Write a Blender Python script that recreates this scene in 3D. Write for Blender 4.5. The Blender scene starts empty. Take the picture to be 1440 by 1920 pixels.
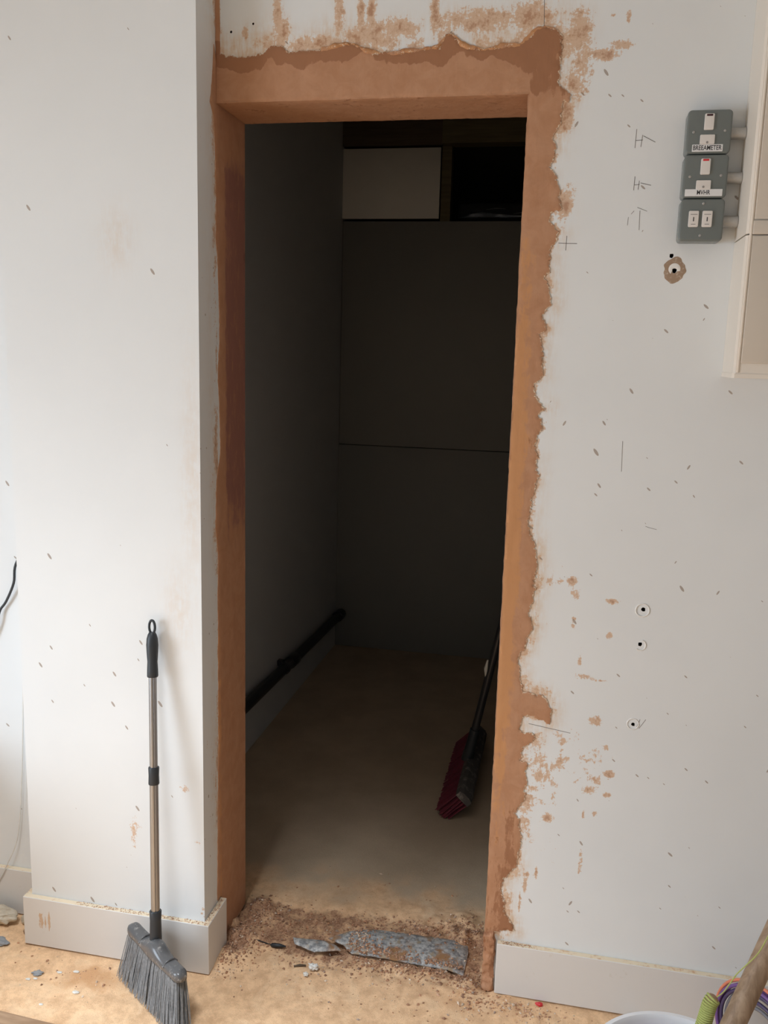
import bpy, bmesh, math, random
import numpy as np
from mathutils import Vector, Matrix, geometry

# ------------------------------------------------------------------ camera, world, light, exposure
scene = bpy.context.scene
C = scene.collection
random.seed(7)
RNG = np.random.default_rng(11)

cam_d = bpy.data.cameras.new('camera')
cam = bpy.data.objects.new('camera', cam_d)
C.objects.link(cam)
CAM = Vector((0.8401, -2.0631, 1.6124))
f_px = 1666.58
yaw, pitch, roll = map(math.radians, (11.4251, 10.2233, 1.5697))
fw = Vector((-math.sin(yaw) * math.cos(pitch), math.cos(yaw) * math.cos(pitch), -math.sin(pitch)))
rt0 = Vector((math.cos(yaw), math.sin(yaw), 0))
up0 = rt0.cross(fw)
rt = math.cos(roll) * rt0 + math.sin(roll) * up0
up = rt.cross(fw)
cam.matrix_world = Matrix(((rt.x, up.x, -fw.x, CAM.x), (rt.y, up.y, -fw.y, CAM.y), (rt.z, up.z, -fw.z, CAM.z), (0, 0, 0, 1)))
cam_d.sensor_width = 36
cam_d.lens = f_px / 1920 * 36
cam_d.clip_start = 0.05
scene.camera = cam

world = bpy.data.worlds.new('sky')
scene.world = world
world.use_nodes = True
bg = world.node_tree.nodes['Background']
bg.inputs[0].default_value = (0.80, 0.90, 1.0, 1)
bg.inputs[1].default_value = 1.0

def area_light(name, loc, target, sx, sy, power, col):
    d = bpy.data.lights.new(name, 'AREA')
    d.shape = 'RECTANGLE'; d.size = sx; d.size_y = sy
    d.energy = power; d.color = col
    o = bpy.data.objects.new(name, d)
    C.objects.link(o)
    o.location = loc
    o.rotation_euler = (Vector(target) - Vector(loc)).to_track_quat('-Z', 'Y').to_euler()
    return o

# daylight arriving through the two windows of the room (both out of view)
WIN = dict(x=-2.3, y0=-2.60, y1=-1.40, z0=0.10, z1=2.10)
wy, wz = (WIN['y0'] + WIN['y1']) / 2, (WIN['z0'] + WIN['z1']) / 2
area_light('window_daylight', (WIN['x'] - 0.02, wy, wz), (0, wy, wz - 2.28 * math.tan(math.radians(38))),
           WIN['y1'] - WIN['y0'], WIN['z1'] - WIN['z0'], 130, (0.87, 1.01, 1.17))

# recessed ceiling panel left of the doorway (its frame is built with the room below)
PANEL = (-0.12, -1.42, 2.94)
_p = area_light('ceiling_panel_lamp', PANEL, (PANEL[0], PANEL[1], 0), 0.56, 0.56, 30, (0.94, 1.0, 1.07))
_p.data.spread = math.radians(78)

vs = scene.view_settings
vs.view_transform = 'Standard'
vs.look = 'None'
vs.gamma = 1
vs.use_curve_mapping = False
vs.exposure = -0.72

# ------------------------------------------------------------------ helpers
def tag(o, label=None, cat=None, group=None, kind=None):
    if label: o['label'] = label
    if cat: o['category'] = cat
    if group: o['group'] = group
    if kind: o['kind'] = kind
    return o

def empty(name, loc, label, cat, group=None):
    o = bpy.data.objects.new(name, None)
    C.objects.link(o)
    o.location = loc
    o.empty_display_size = 0.05
    return tag(o, label, cat, group)

def root_loc(o):
    v = Vector((0, 0, 0))
    while o is not None:
        v += o.location
        o = o.parent
    return v

def mobj(name, verts, faces, mats, parent=None, smooth=False, idx=None):
    """mesh object from world-space vertices"""
    me = bpy.data.meshes.new(name)
    off = root_loc(parent) if parent is not None else Vector((0, 0, 0))
    if isinstance(verts, np.ndarray):
        vv = (verts - np.array(off)).tolist()
    else:
        vv = [(v[0] - off.x, v[1] - off.y, v[2] - off.z) for v in verts]
    me.from_pydata(vv, [], [tuple(int(i) for i in f) for f in faces])
    for m in (mats if isinstance(mats, (list, tuple)) else [mats]):
        me.materials.append(m)
    if idx is not None:
        me.polygons.foreach_set('material_index', np.asarray(idx, dtype=np.int32))
    if smooth is True:
        me.polygons.foreach_set('use_smooth', [True] * len(me.polygons))
    me.update()
    o = bpy.data.objects.new(name, me)
    C.objects.link(o)
    if parent is not None:
        o.parent = parent
    return o

def smooth_by_angle(o, deg=35):
    me = o.data
    bm = bmesh.new(); bm.from_mesh(me)
    for f in bm.faces: f.smooth = True
    for e in bm.edges:
        if len(e.link_faces) == 2 and e.calc_face_angle(3.14) > math.radians(deg): e.smooth = False
    bm.to_mesh(me); bm.free()
    return o

def fix_normals(o):
    bm = bmesh.new(); bm.from_mesh(o.data)
    bmesh.ops.recalc_face_normals(bm, faces=bm.faces)
    bm.to_mesh(o.data); bm.free()
    return o

def box_vf(a, b):
    x0, y0, z0 = a; x1, y1, z1 = b
    v = [(x0, y0, z0), (x1, y0, z0), (x1, y1, z0), (x0, y1, z0), (x0, y0, z1), (x1, y0, z1), (x1, y1, z1), (x0, y1, z1)]
    f = [(0, 3, 2, 1), (4, 5, 6, 7), (0, 1, 5, 4), (1, 2, 6, 5), (2, 3, 7, 6), (3, 0, 4, 7)]
    return v, f

def box(name, a, b, mat, parent=None, bevel=0.0, seg=2):
    v, f = box_vf(a, b)
    o = mobj(name, v, f, mat, parent)
    if bevel > 0:
        bm = bmesh.new(); bm.from_mesh(o.data)
        bmesh.ops.bevel(bm, geom=list(bm.edges), offset=bevel, segments=seg, profile=0.5, affect='EDGES')
        for fc in bm.faces: fc.smooth = True
        bm.to_mesh(o.data); bm.free()
        smooth_by_angle(o, 50)
    return o

def tube_vf(path, radii, n=12, cap=True):
    P = [Vector(p) for p in path]
    if not isinstance(radii, (list, tuple)): radii = [radii] * len(P)
    V, F = [], []
    t0 = (P[1] - P[0]).normalized()
    ref = Vector((0, 0, 1)) if abs(t0.z) < 0.9 else Vector((1, 0, 0))
    nrm = t0.cross(ref).normalized()
    for i, p in enumerate(P):
        if i == 0: t = P[1] - P[0]
        elif i == len(P) - 1: t = P[-1] - P[-2]
        else: t = P[i + 1] - P[i - 1]
        t.normalize()
        nrm = (nrm - t * nrm.dot(t)).normalized()
        bn = t.cross(nrm)
        for k in range(n):
            a = 2 * math.pi * k / n
            V.append(tuple(p + (nrm * math.cos(a) + bn * math.sin(a)) * radii[i]))
    for i in range(len(P) - 1):
        for k in range(n):
            k2 = (k + 1) % n
            F.append((i * n + k, i * n + k2, (i + 1) * n + k2, (i + 1) * n + k))
    if cap:
        F.append(tuple(range(n - 1, -1, -1)))
        F.append(tuple(range((len(P) - 1) * n, len(P) * n)))
    return V, F

def tube(name, path, radii, mat, parent=None, n=12, cap=True):
    v, f = tube_vf(path, radii, n, cap)
    o = mobj(name, v, f, mat, parent)
    return smooth_by_angle(o, 50)

def spline(pts, n=8):
    P = [Vector(p) for p in pts]
    P = [P[0] * 2 - P[1]] + P + [P[-1] * 2 - P[-2]]
    out = []
    for i in range(1, len(P) - 2):
        for k in range(n):
            t = k / n
            a, b, c, d = P[i - 1:i + 3]
            out.append(0.5 * ((2 * b) + (c - a) * t + (2 * a - 5 * b + 4 * c - d) * t * t + (3 * b - a - 3 * c + d) * t ** 3))
    out.append(P[-2])
    return out

def lathe(name, prof, center, mat, parent=None, n=48):
    cx, cy, cz = center
    V, F = [], []
    for r, z in prof:
        for k in range(n):
            a = 2 * math.pi * k / n
            V.append((cx + r * math.cos(a), cy + r * math.sin(a), cz + z))
    for i in range(len(prof) - 1):
        for k in range(n):
            k2 = (k + 1) % n
            F.append((i * n + k, i * n + k2, (i + 1) * n + k2, (i + 1) * n + k))
    o = mobj(name, V, F, mat, parent)
    return smooth_by_angle(o, 45)

def rrect(w, h, r, n=5):
    pts = []
    for cx, cy, a0 in ((w / 2 - r, h / 2 - r, 0), (-w / 2 + r, h / 2 - r, 90), (-w / 2 + r, -h / 2 + r, 180), (w / 2 - r, -h / 2 + r, 270)):
        for k in range(n + 1):
            a = math.radians(a0 + 90 * k / n)
            pts.append((cx + r * math.cos(a), cy + r * math.sin(a)))
    return pts

def slab(name, cx, cz, w, h, y_back, y_front, r, bev, mat, parent):
    """rounded plate standing on a wall that faces -y; front edge rolled over by bev"""
    V, F = [], []
    rings = [(0, y_back), (0, y_front + bev)]
    for k in range(1, 5):
        a = math.pi / 2 * k / 4
        rings.append((bev * (1 - math.cos(a)), y_front + bev * (1 - math.sin(a))))
    n = None
    for ins, y in rings:
        pts = rrect(w - 2 * ins, h - 2 * ins, max(r - ins, r * 0.35))
        n = len(pts)
        V += [(cx + p[0], y, cz + p[1]) for p in pts]
    for i in range(len(rings) - 1):
        for k in range(n):
            k2 = (k + 1) % n
            F.append((i * n + k, i * n + k2, (i + 1) * n + k2, (i + 1) * n + k))
    F.append(tuple(range((len(rings) - 1) * n, len(rings) * n)))
    F.append(tuple(range(n - 1, -1, -1)))
    o = mobj(name, V, F, mat, parent)
    fix_normals(o)
    return smooth_by_angle(o, 40)

# ---- numpy value noise
_T = RNG.random((256, 256))
def vnoise(x, y):
    xi = np.floor(x).astype(int); yi = np.floor(y).astype(int)
    fx = x - xi; fy = y - yi
    fx = fx * fx * (3 - 2 * fx); fy = fy * fy * (3 - 2 * fy)
    a = _T[xi & 255, yi & 255]; b = _T[(xi + 1) & 255, yi & 255]
    c = _T[xi & 255, (yi + 1) & 255]; d = _T[(xi + 1) & 255, (yi + 1) & 255]
    return (a * (1 - fx) + b * fx) * (1 - fy) + (c * (1 - fx) + d * fx) * fy
def fbm(x, y, o=4):
    s = 0; amp = 0.5; tot = 0
    for k in range(o):
        s = s + amp * vnoise(x * 2 ** k + 17.3 * k, y * 2 ** k + 9.1 * k); tot += amp; amp *= 0.5
    return s / tot
def sstep(a, b, x):
    t = np.clip((x - a) / (b - a), 0, 1)
    return t * t * (3 - 2 * t)
def inside(px, pz, poly):
    poly = np.asarray(poly); res = np.zeros(px.shape, bool)
    x0, z0 = poly[-1]
    for x1, z1 in poly:
        c = ((z1 > pz) != (z0 > pz))
        with np.errstate(divide='ignore', invalid='ignore'):
            xx = (x0 - x1) * (pz - z1) / (z0 - z1) + x1
        res ^= c & (px < xx)
        x0, z0 = x1, z1
    return res
def poly_dist(px, pz, poly):
    P = np.asarray(poly); d = np.full(px.shape, 1e9)
    for i in range(len(P) - 1):
        a = P[i]; b = P[i + 1]; ab = b - a; L = ab @ ab + 1e-12
        t = np.clip(((px - a[0]) * ab[0] + (pz - a[1]) * ab[1]) / L, 0, 1)
        d = np.minimum(d, np.hypot(px - a[0] - t * ab[0], pz - a[1] - t * ab[1]))
    return d
def ragged(pts, step=0.004, amp=0.003, seed=0, freq=70, closed=False):
    r = []
    P = list(pts) + ([pts[0]] if closed else [])
    for a, b in zip(P[:-1], P[1:]):
        n = max(1, int(math.hypot(b[0] - a[0], b[1] - a[1]) / step))
        for k in range(n):
            t = k / n
            r.append((a[0] + (b[0] - a[0]) * t, a[1] + (b[1] - a[1]) * t))
    if not closed: r.append(P[-1])
    r = np.array(r)
    s = np.cumsum(np.r_[0, np.hypot(*np.diff(r, axis=0).T)])
    dx = fbm(s * freq, s * 0 + seed, 3) - 0.5; dz = fbm(s * freq, s * 0 + seed + 40.5, 3) - 0.5
    w = np.ones(len(r))
    if not closed: w[0] = w[-1] = 0
    return np.c_[r[:, 0] + dx * amp * 2.4 * w, r[:, 1] + dz * amp * 2.4 * w]

def patch(name, outline, to3d, thick, mat, parent, holes=(), grid=0.010, rough=0.0012, rim=0.0, attr=None, edge_line=None):
    """thin slab with a ragged outline; to3d(u, v, d) maps plane coordinates and stand-off to the world"""
    out = [np.asarray(outline)] + [np.asarray(h) for h in holes]
    coords, edges = [], []
    for o in out:
        b = len(coords)
        coords += [Vector((float(p[0]), float(p[1]))) for p in o]
        edges += [(b + i, b + (i + 1) % len(o)) for i in range(len(o))]
    nb = len(coords)
    lo = out[0].min(0); hi = out[0].max(0)
    gu, gv = np.meshgrid(np.arange(lo[0] + grid / 2, hi[0], grid), np.arange(lo[1] + grid / 2, hi[1], grid))
    gu = (gu + (RNG.random(gu.shape) - 0.5) * grid * 0.5).ravel(); gv = (gv + (RNG.random(gv.shape) - 0.5) * grid * 0.5).ravel()
    ok = inside(gu, gv, out[0])
    for h in out[1:]: ok &= ~inside(gu, gv, h)
    for o in out: ok &= poly_dist(gu, gv, np.r_[o, o[:1]]) > grid * 0.3
    coords += [Vector((float(a), float(b))) for a, b in zip(gu[ok], gv[ok])]
    r = geometry.delaunay_2d_cdt(coords, edges, [], 0, 1e-6)
    V2 = np.array([(v.x, v.y) for v in r[0]]); F = np.array([f for f in r[2] if len(f) == 3])
    cen = V2[F].mean(1)
    ok = inside(cen[:, 0], cen[:, 1], out[0])
    for h in out[1:]: ok &= ~inside(cen[:, 0], cen[:, 1], h)
    F = F[ok]
    dd = np.full(len(V2), 1e9)
    for o in out: dd = np.minimum(dd, poly_dist(V2[:, 0], V2[:, 1], np.r_[o, o[:1]]))
    th = thick + (fbm(V2[:, 0] * 45, V2[:, 1] * 45, 3) - 0.5) * 2 * rough + rim * np.exp(-(dd / 0.006) ** 2)
    th = np.maximum(th, thick * 0.3)
    th = np.where(dd < 1e-6, thick * 0.55 + rim * 0.6, th)
    top = [to3d(a, b, t) for (a, b), t in zip(V2, th)]
    # open boundary edges get a side wall down to the backing
    cnt = {}
    for f in F:
        for a, b in ((f[0], f[1]), (f[1], f[2]), (f[2], f[0])):
            k = (min(a, b), max(a, b)); cnt[k] = cnt.get(k, 0) + 1
    bound = [k for k, c in cnt.items() if c == 1]
    m = {}; verts = list(top); faces = [tuple(f) for f in F]
    for a, b in bound:
        for i in (a, b):
            if i not in m:
                m[i] = len(verts); verts.append(to3d(V2[i][0], V2[i][1], -0.0005))
        faces.append((a, b, m[b], m[a]))
    o = mobj(name, verts, faces, mat, parent)
    fix_normals(o)
    smooth_by_angle(o, 50)
    if attr is not None:
        me = o.data
        full = np.zeros((len(me.vertices), 4)); full[:, 3] = 1
        uv = np.r_[V2, V2[list(m.keys())]] if m else V2
        full[:, :3] = attr(uv[:, 0], uv[:, 1])
        ca = me.attributes.new('stain', 'FLOAT_COLOR', 'POINT')
        ca.data.foreach_set('color', full.ravel())
        if edge_line is not None:
            e = np.zeros((len(me.vertices), 4)); e[:, 3] = 1
            e[:, 0] = np.exp(-poly_dist(uv[:, 0], uv[:, 1], edge_line) / 0.007)
            cb = me.attributes.new('edge', 'FLOAT_COLOR', 'POINT')
            cb.data.foreach_set('color', e.ravel())
    return o

def set_attr(o, arr, name='stain'):
    me = o.data
    full = np.zeros((len(me.vertices), 4)); full[:, 3] = 1
    full[:len(arr), :3] = arr
    ca = me.attributes.new(name, 'FLOAT_COLOR', 'POINT')
    ca.data.foreach_set('color', full.ravel())

# ------------------------------------------------------------------ materials
class NT:
    def __init__(s, name):
        s.m = bpy.data.materials.new(name); s.m.use_nodes = True
        s.t = s.m.node_tree; s.b = s.t.nodes['Principled BSDF']
    def n(s, typ, **kw):
        nd = s.t.nodes.new(typ)
        for k, v in kw.items(): setattr(nd, k, v)
        return nd
    def l(s, a, b): s.t.links.new(a, b)
    def coord(s, scale=(1, 1, 1), rot=(0, 0, 0)):
        tc = s.n('ShaderNodeTexCoord'); mp = s.n('ShaderNodeMapping')
        mp.inputs['Scale'].default_value = scale; mp.inputs['Rotation'].default_value = rot
        s.l(tc.outputs['Object'], mp.inputs['Vector'])
        return mp.outputs[0]
    def noise(s, scale, detail=4, rough=0.6, vec=None, dist=0.0):
        nd = s.n('ShaderNodeTexNoise')
        nd.inputs['Scale'].default_value = scale; nd.inputs['Detail'].default_value = detail
        nd.inputs['Roughness'].default_value = rough; nd.inputs['Distortion'].default_value = dist
        s.l(vec if vec is not None else s.coord(), nd.inputs['Vector'])
        return nd.outputs['Fac']
    def math(s, op, a, b=None, clamp=False):
        nd = s.n('ShaderNodeMath', operation=op, use_clamp=clamp)
        for i, v in enumerate((a, b)):
            if v is None: continue
            if isinstance(v, (int, float)): nd.inputs[i].default_value = v
            else: s.l(v, nd.inputs[i])
        return nd.outputs[0]
    def smooth(s, v, lo, hi):
        nd = s.n('ShaderNodeMapRange', interpolation_type='SMOOTHSTEP')
        s.l(v, nd.inputs[0]); nd.inputs[1].default_value = lo; nd.inputs[2].default_value = hi
        return nd.outputs[0]
    def mix(s, fac, a, b):
        nd = s.n('ShaderNodeMix', data_type='RGBA')
        for i, v in ((0, fac), (6, a), (7, b)):
            if isinstance(v, (int, float)): nd.inputs[i].default_value = v
            elif isinstance(v, tuple): nd.inputs[i].default_value = (*v, 1)
            else: s.l(v, nd.inputs[i])
        return nd.outputs[2]
    def stain(s, name='stain'):
        a = s.n('ShaderNodeAttribute', attribute_name=name); sp = s.n('ShaderNodeSeparateColor')
        s.l(a.outputs['Color'], sp.inputs[0])
        return sp.outputs
    def bump(s, h, strength=0.3, dist=0.002):
        nd = s.n('ShaderNodeBump'); nd.inputs['Strength'].default_value = strength; nd.inputs['Distance'].default_value = dist
        s.l(h, nd.inputs['Height']); s.l(nd.outputs[0], s.b.inputs['Normal'])
    def color(s, c):
        if isinstance(c, tuple): s.b.inputs['Base Color'].default_value = (*c, 1)
        else: s.l(c, s.b.inputs['Base Color'])
    def rough(s, r):
        if isinstance(r, (int, float)): s.b.inputs['Roughness'].default_value = r
        else: s.l(r, s.b.inputs['Roughness'])

def plain(name, c, rough=0.6, metal=0.0, var=0.08, scale=40, bump=0.0):
    t = NT(name)
    n = t.noise(scale, 4)
    t.color(t.mix(n, tuple(x * (1 - var * 1.5) for x in c), tuple(min(1, x * (1 + var)) for x in c)))
    t.rough(rough); t.b.inputs['Metallic'].default_value = metal
    if bump: t.bump(n, bump, 0.001)
    return t.m

def dusty(name, c, dust, rough=0.5, amount=0.5, scale=60, metal=0.0):
    t = NT(name)
    n = t.noise(scale, 6, 0.7); fac = t.smooth(n, 0.62 - amount * 0.25, 0.78 - amount * 0.15)
    t.color(t.mix(fac, c, dust))
    t.rough(t.math('ADD', t.math('MULTIPLY', fac, 0.35), rough, clamp=True)); t.b.inputs['Metallic'].default_value = metal
    return t.m

def paint_material(name, base):
    t = NT(name)
    R, G, B = t.stain()[:3]
    vary = t.noise(3.0, 3)
    fine = t.noise(150, 3, 0.75)
    streak = t.noise(1.0, 3, 0.65, t.coord((150, 150, 22)))
    mid = t.noise(38, 3, 0.65)
    col = t.mix(t.smooth(vary, 0.3, 0.7), tuple(x * 0.97 for x in base), base)
    # soft ochre tint
    tint = t.math('MULTIPLY', G, t.smooth(t.math('ADD', t.math('MULTIPLY', streak, 0.5), t.math('MULTIPLY', mid, 0.5)), 0.30, 0.66))
    col = t.mix(tint, col, (0.66, 0.46, 0.28))
    # plaster skim with broken edges
    gate = t.math('MULTIPLY', R, 5, clamp=True)
    nz = t.math('ADD', t.math('MULTIPLY', t.math('SUBTRACT', fine, 0.5), 1.2), t.math('ADD', t.math('MULTIPLY', t.math('SUBTRACT', mid, 0.5), 0.9), t.math('MULTIPLY', t.math('SUBTRACT', streak, 0.5), 0.5)))
    s = t.math('ADD', R, t.math('MULTIPLY', nz, gate))
    fac = t.smooth(s, 0.40, 0.56)
    skim = t.mix(t.smooth(t.math('ADD', s, t.math('MULTIPLY', t.math('SUBTRACT', mid, 0.5), 1.2)), 0.60, 1.15), (0.66, 0.46, 0.315), (0.45, 0.235, 0.125))
    col = t.mix(t.math('MULTIPLY', fac, 0.92), col, skim)
    # flecks
    rec = None
    for k, (sc, rot, thr) in enumerate(((36, 0.62, 0.125), (56, 0.85, 0.14), (28, -0.5, 0.07))):
        v = t.n('ShaderNodeTexVoronoi', feature='F1', voronoi_dimensions='3D')
        v.inputs['Scale'].default_value = sc
        m2 = t.n('ShaderNodeMapping'); m2.inputs['Scale'].default_value = (1, 1, 0.34)
        t.l(t.coord((1, 1, 1), (0, rot, 0)), m2.inputs['Vector']); t.l(m2.outputs[0], v.inputs['Vector'])
        sp = t.n('ShaderNodeSeparateColor'); t.l(v.outputs['Color'], sp.inputs[0])
        r = t.math('MULTIPLY', sp.outputs[0], thr)
        m = t.math('LESS_THAN', v.outputs['Distance'], r)
        keep = t.math('LESS_THAN', sp.outputs[1], B)
        m = t.math('MULTIPLY', m, keep)
        rec = m if rec is None else t.math('MAXIMUM', rec, m)
    col = t.mix(t.math('MULTIPLY', rec, 0.75), col, (0.30, 0.22, 0.16))
    t.color(col); t.rough(0.75)
    t.bump(t.noise(110, 2, 0.6), 0.06, 0.001)
    return t.m

def plaster_material():
    t = NT('gypsum_plaster')
    R, G, B = t.stain()[:3]          # R damp and painted shade, G ochre, B maroon
    streak = t.noise(1.0, 4, 0.65, t.coord((70, 70, 14)))
    mid = t.noise(22, 4, 0.65, dist=0.6)
    fine = t.noise(160, 3, 0.7)
    nz = t.math('SUBTRACT', t.math('ADD', t.math('MULTIPLY', streak, 0.6), t.math('MULTIPLY', mid, 0.6)), 0.6)
    col = t.mix(t.smooth(mid, 0.3, 0.7), (0.44, 0.22, 0.115), (0.50, 0.268, 0.152))
    col = t.mix(t.smooth(t.math('ADD', G, t.math('MULTIPLY', nz, 1.3)), 0.42, 0.62), col, (0.54, 0.265, 0.115))
    col = t.mix(t.smooth(t.math('ADD', B, t.math('MULTIPLY', nz, 1.2)), 0.40, 0.75), col, (0.29, 0.13, 0.095))
    col = t.mix(t.smooth(t.math('ADD', R, t.math('MULTIPLY', nz, 1.5)), 0.45, 0.60), col, (0.34, 0.155, 0.075))
    col = t.mix(t.math('MULTIPLY', t.smooth(fine, 0.66, 0.78), 0.35), col, (0.22, 0.11, 0.06))
    E = t.stain('edge')[0]
    fl = t.noise(210, 3, 0.7, dist=0.8)
    ef = t.smooth(t.math('ADD', t.math('MULTIPLY', E, 0.55), t.math('MULTIPLY', t.math('SUBTRACT', fl, 0.5), t.math('MULTIPLY', E, 3.4, clamp=True))), 0.50, 0.62)
    col = t.mix(t.math('MULTIPLY', ef, t.math('MULTIPLY', E, 6, clamp=True)), col, (0.74, 0.62, 0.47))
    t.color(col); t.rough(0.8)
    t.bump(streak, 0.35, 0.002)
    return t.m

def floor_material():
    t = NT('dusty_screed')
    R, G, B = t.stain()[:3]          # R orange dust, G dark debris ground, B closet screed
    big = t.noise(5, 3, 0.6); mid = t.noise(28, 4, 0.7); fine = t.noise(170, 3, 0.75)
    swirl = t.noise(9, 3, 0.6, dist=1.6)
    col = t.mix(t.smooth(mid, 0.3, 0.7), (0.68, 0.425, 0.24), (0.93, 0.625, 0.37))
    col = t.mix(t.math('MULTIPLY', t.smooth(swirl, 0.52, 0.66), 0.35), col, (0.95, 0.70, 0.45))
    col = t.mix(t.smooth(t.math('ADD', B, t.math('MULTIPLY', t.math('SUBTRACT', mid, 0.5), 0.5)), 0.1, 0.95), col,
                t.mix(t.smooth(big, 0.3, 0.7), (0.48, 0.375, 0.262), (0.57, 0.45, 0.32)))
    col = t.mix(t.math('MULTIPLY', t.smooth(t.math('ADD', R, t.math('MULTIPLY', t.math('SUBTRACT', mid, 0.5), 1.1)), 0.35, 0.75), 0.8), col, (0.60, 0.32, 0.15))
    col = t.mix(t.smooth(t.math('ADD', G, t.math('MULTIPLY', t.math('SUBTRACT', mid, 0.5), 1.2)), 0.40, 0.72), col,
                t.mix(t.smooth(fine, 0.35, 0.65), (0.25, 0.125, 0.065), (0.48, 0.275, 0.165)))
    col = t.mix(t.math('MULTIPLY', t.smooth(fine, 0.62, 0.72), 0.35), col, (0.34, 0.22, 0.13))
    gr = t.noise(420, 2, 0.6)
    col = t.mix(t.math('MULTIPLY', t.smooth(gr, 0.60, 0.70), 0.45), col, (0.40, 0.26, 0.15))
    col = t.mix(t.math('MULTIPLY', t.smooth(gr, 0.36, 0.28), 0.5), col, (0.93, 0.80, 0.60))
    t.color(col); t.rough(0.92)
    t.bump(gr, 0.5, 0.002)
    return t.m

def crumb_material():
    t = NT('plaster_crumb')
    a = t.n('ShaderNodeAttribute', attribute_name='stain')
    n = t.noise(300, 3)
    t.color(t.mix(t.math('MULTIPLY', n, 0.35), a.outputs['Color'], (0.30, 0.2, 0.13))); t.rough(0.9)
    return t.m

def wood_material(name, c0, c1, scale=(40, 40, 3), rough=0.6):
    t = NT(name)
    n = t.noise(1.0, 6, 0.6, t.coord(scale), 0.8)
    t.color(t.mix(t.smooth(n, 0.3, 0.7), c0, c1)); t.rough(rough); t.bump(n, 0.25, 0.001)
    return t.m

def galvanised():
    t = NT('dirty_galvanised_metal')
    n = t.noise(28, 7, 0.7); m = t.noise(70, 6, 0.7); v = t.noise(11, 5, 0.6)
    col = t.mix(t.smooth(m, 0.35, 0.65), (0.20, 0.21, 0.22), (0.62, 0.62, 0.60))
    col = t.mix(t.smooth(n, 0.52, 0.64), col, (0.42, 0.34, 0.24))
    col = t.mix(t.smooth(v, 0.50, 0.60), col, (0.38, 0.21, 0.10))
    t.color(col); t.rough(0.55); t.b.inputs['Metallic'].default_value = 0.25
    t.bump(m, 0.5, 0.002)
    return t.m

M_WALL = paint_material('white_wall_paint', (0.79, 0.81, 0.81))
M_PLASTER = plaster_material()
M_FLOOR = floor_material()
M_CRUMB = crumb_material()
M_SKIRT = dusty('skirting_paint', (0.72, 0.70, 0.67), (0.62, 0.58, 0.5), 0.5, 0.0, 25)
M_MDF = dusty('raw_mdf_edge', (0.82, 0.70, 0.52), (0.66, 0.42, 0.25), 0.85, 0.55, 45)
M_ROOM = plain('room_white', (0.78, 0.77, 0.75), 0.8, var=0.03, scale=4)
M_CEIL = plain('ceiling_white', (0.80, 0.80, 0.79), 0.85, var=0.02, scale=4)
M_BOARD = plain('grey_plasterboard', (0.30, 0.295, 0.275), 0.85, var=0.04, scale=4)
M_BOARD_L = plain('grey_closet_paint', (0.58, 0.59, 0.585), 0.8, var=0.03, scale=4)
M_BOARD_W = plain('white_panel_board', (0.87, 0.85, 0.79), 0.7, var=0.03, scale=8)
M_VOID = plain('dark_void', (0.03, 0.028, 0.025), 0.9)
M_TIMBER = wood_material('rough_sawn_timber', (0.11, 0.085, 0.04), (0.16, 0.125, 0.06), (4, 60, 60))
M_TIMBER2 = wood_material('dark_sawn_timber', (0.075, 0.05, 0.03), (0.11, 0.075, 0.045), (4, 60, 60))
M_CAVITY = plain('drilled_cavity', (0.05, 0.035, 0.025), 0.95)  # near-black lining and end, deepening the holes' shade by colour
M_FILLER = plain('white_filler', (0.84, 0.82, 0.78), 0.85, var=0.04)
M_TORN = dusty('torn_paper', (0.36, 0.25, 0.17), (0.6, 0.5, 0.4), 0.9, 0.45, 120)
M_PENCIL = plain('pencil_graphite', (0.16, 0.14, 0.13), 0.6)
M_GREYBOX = plain('grey_enamel', (0.16, 0.18, 0.172), 0.26, var=0.03, scale=12)
M_WHITEPL = plain('white_switch_plastic', (0.76, 0.72, 0.68), 0.3, var=0.02)
M_LABEL = plain('label_tape', (0.80, 0.80, 0.80), 0.4, var=0.03)
M_INK = plain('black_ink', (0.03, 0.03, 0.035), 0.5)
M_INKG = plain('grey_ink', (0.30, 0.28, 0.26), 0.5)
M_RED = plain('red_neon', (0.65, 0.03, 0.04), 0.25)
M_DARKRED = plain('unlit_neon', (0.05, 0.01, 0.015), 0.25)
M_SCREW = plain('zinc_screw', (0.45, 0.45, 0.45), 0.3, 0.9)
M_CONDUIT = dusty('galvanised_conduit', (0.40, 0.39, 0.37), (0.52, 0.49, 0.44), 0.35, 0.4, 60, 0.35)
M_TRUNK = plain('cream_trunking', (0.80, 0.735, 0.645), 0.45, var=0.02, scale=6)  # raised above the lid's cream, putting the side's window light into the colour
M_TRUNK_L = plain('cream_trunking_lid', (0.60, 0.53, 0.445), 0.45, var=0.02, scale=6)
M_STEEL = plain('brushed_steel', (0.36, 0.36, 0.365), 0.32, 1.0, var=0.05, scale=30)
M_BLACKPL = plain('black_plastic', (0.022, 0.027, 0.032), 0.45)
M_GREYPL = dusty('grey_broom_plastic', (0.105, 0.105, 0.107), (0.40, 0.38, 0.35), 0.25, 0.25, 60)
M_BRISTLE = plain('grey_bristle', (0.25, 0.265, 0.28), 0.4, var=0.45, scale=160)
M_REDBR = plain('dark_red_bristle', (0.20, 0.026, 0.05), 0.6, var=0.3, scale=120)
M_BLOCK = dusty('dusty_broom_block', (0.10, 0.09, 0.085), (0.34, 0.31, 0.28), 0.7, 0.5, 40)
M_PIPE = plain('black_waste_pipe', (0.025, 0.025, 0.028), 0.35)
M_POLE = wood_material('weathered_pole', (0.21, 0.135, 0.08), (0.36, 0.25, 0.16), (60, 60, 5))
M_PLANK = wood_material('brown_plank', (0.27, 0.16, 0.09), (0.44, 0.29, 0.18), (4, 50, 50))
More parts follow.
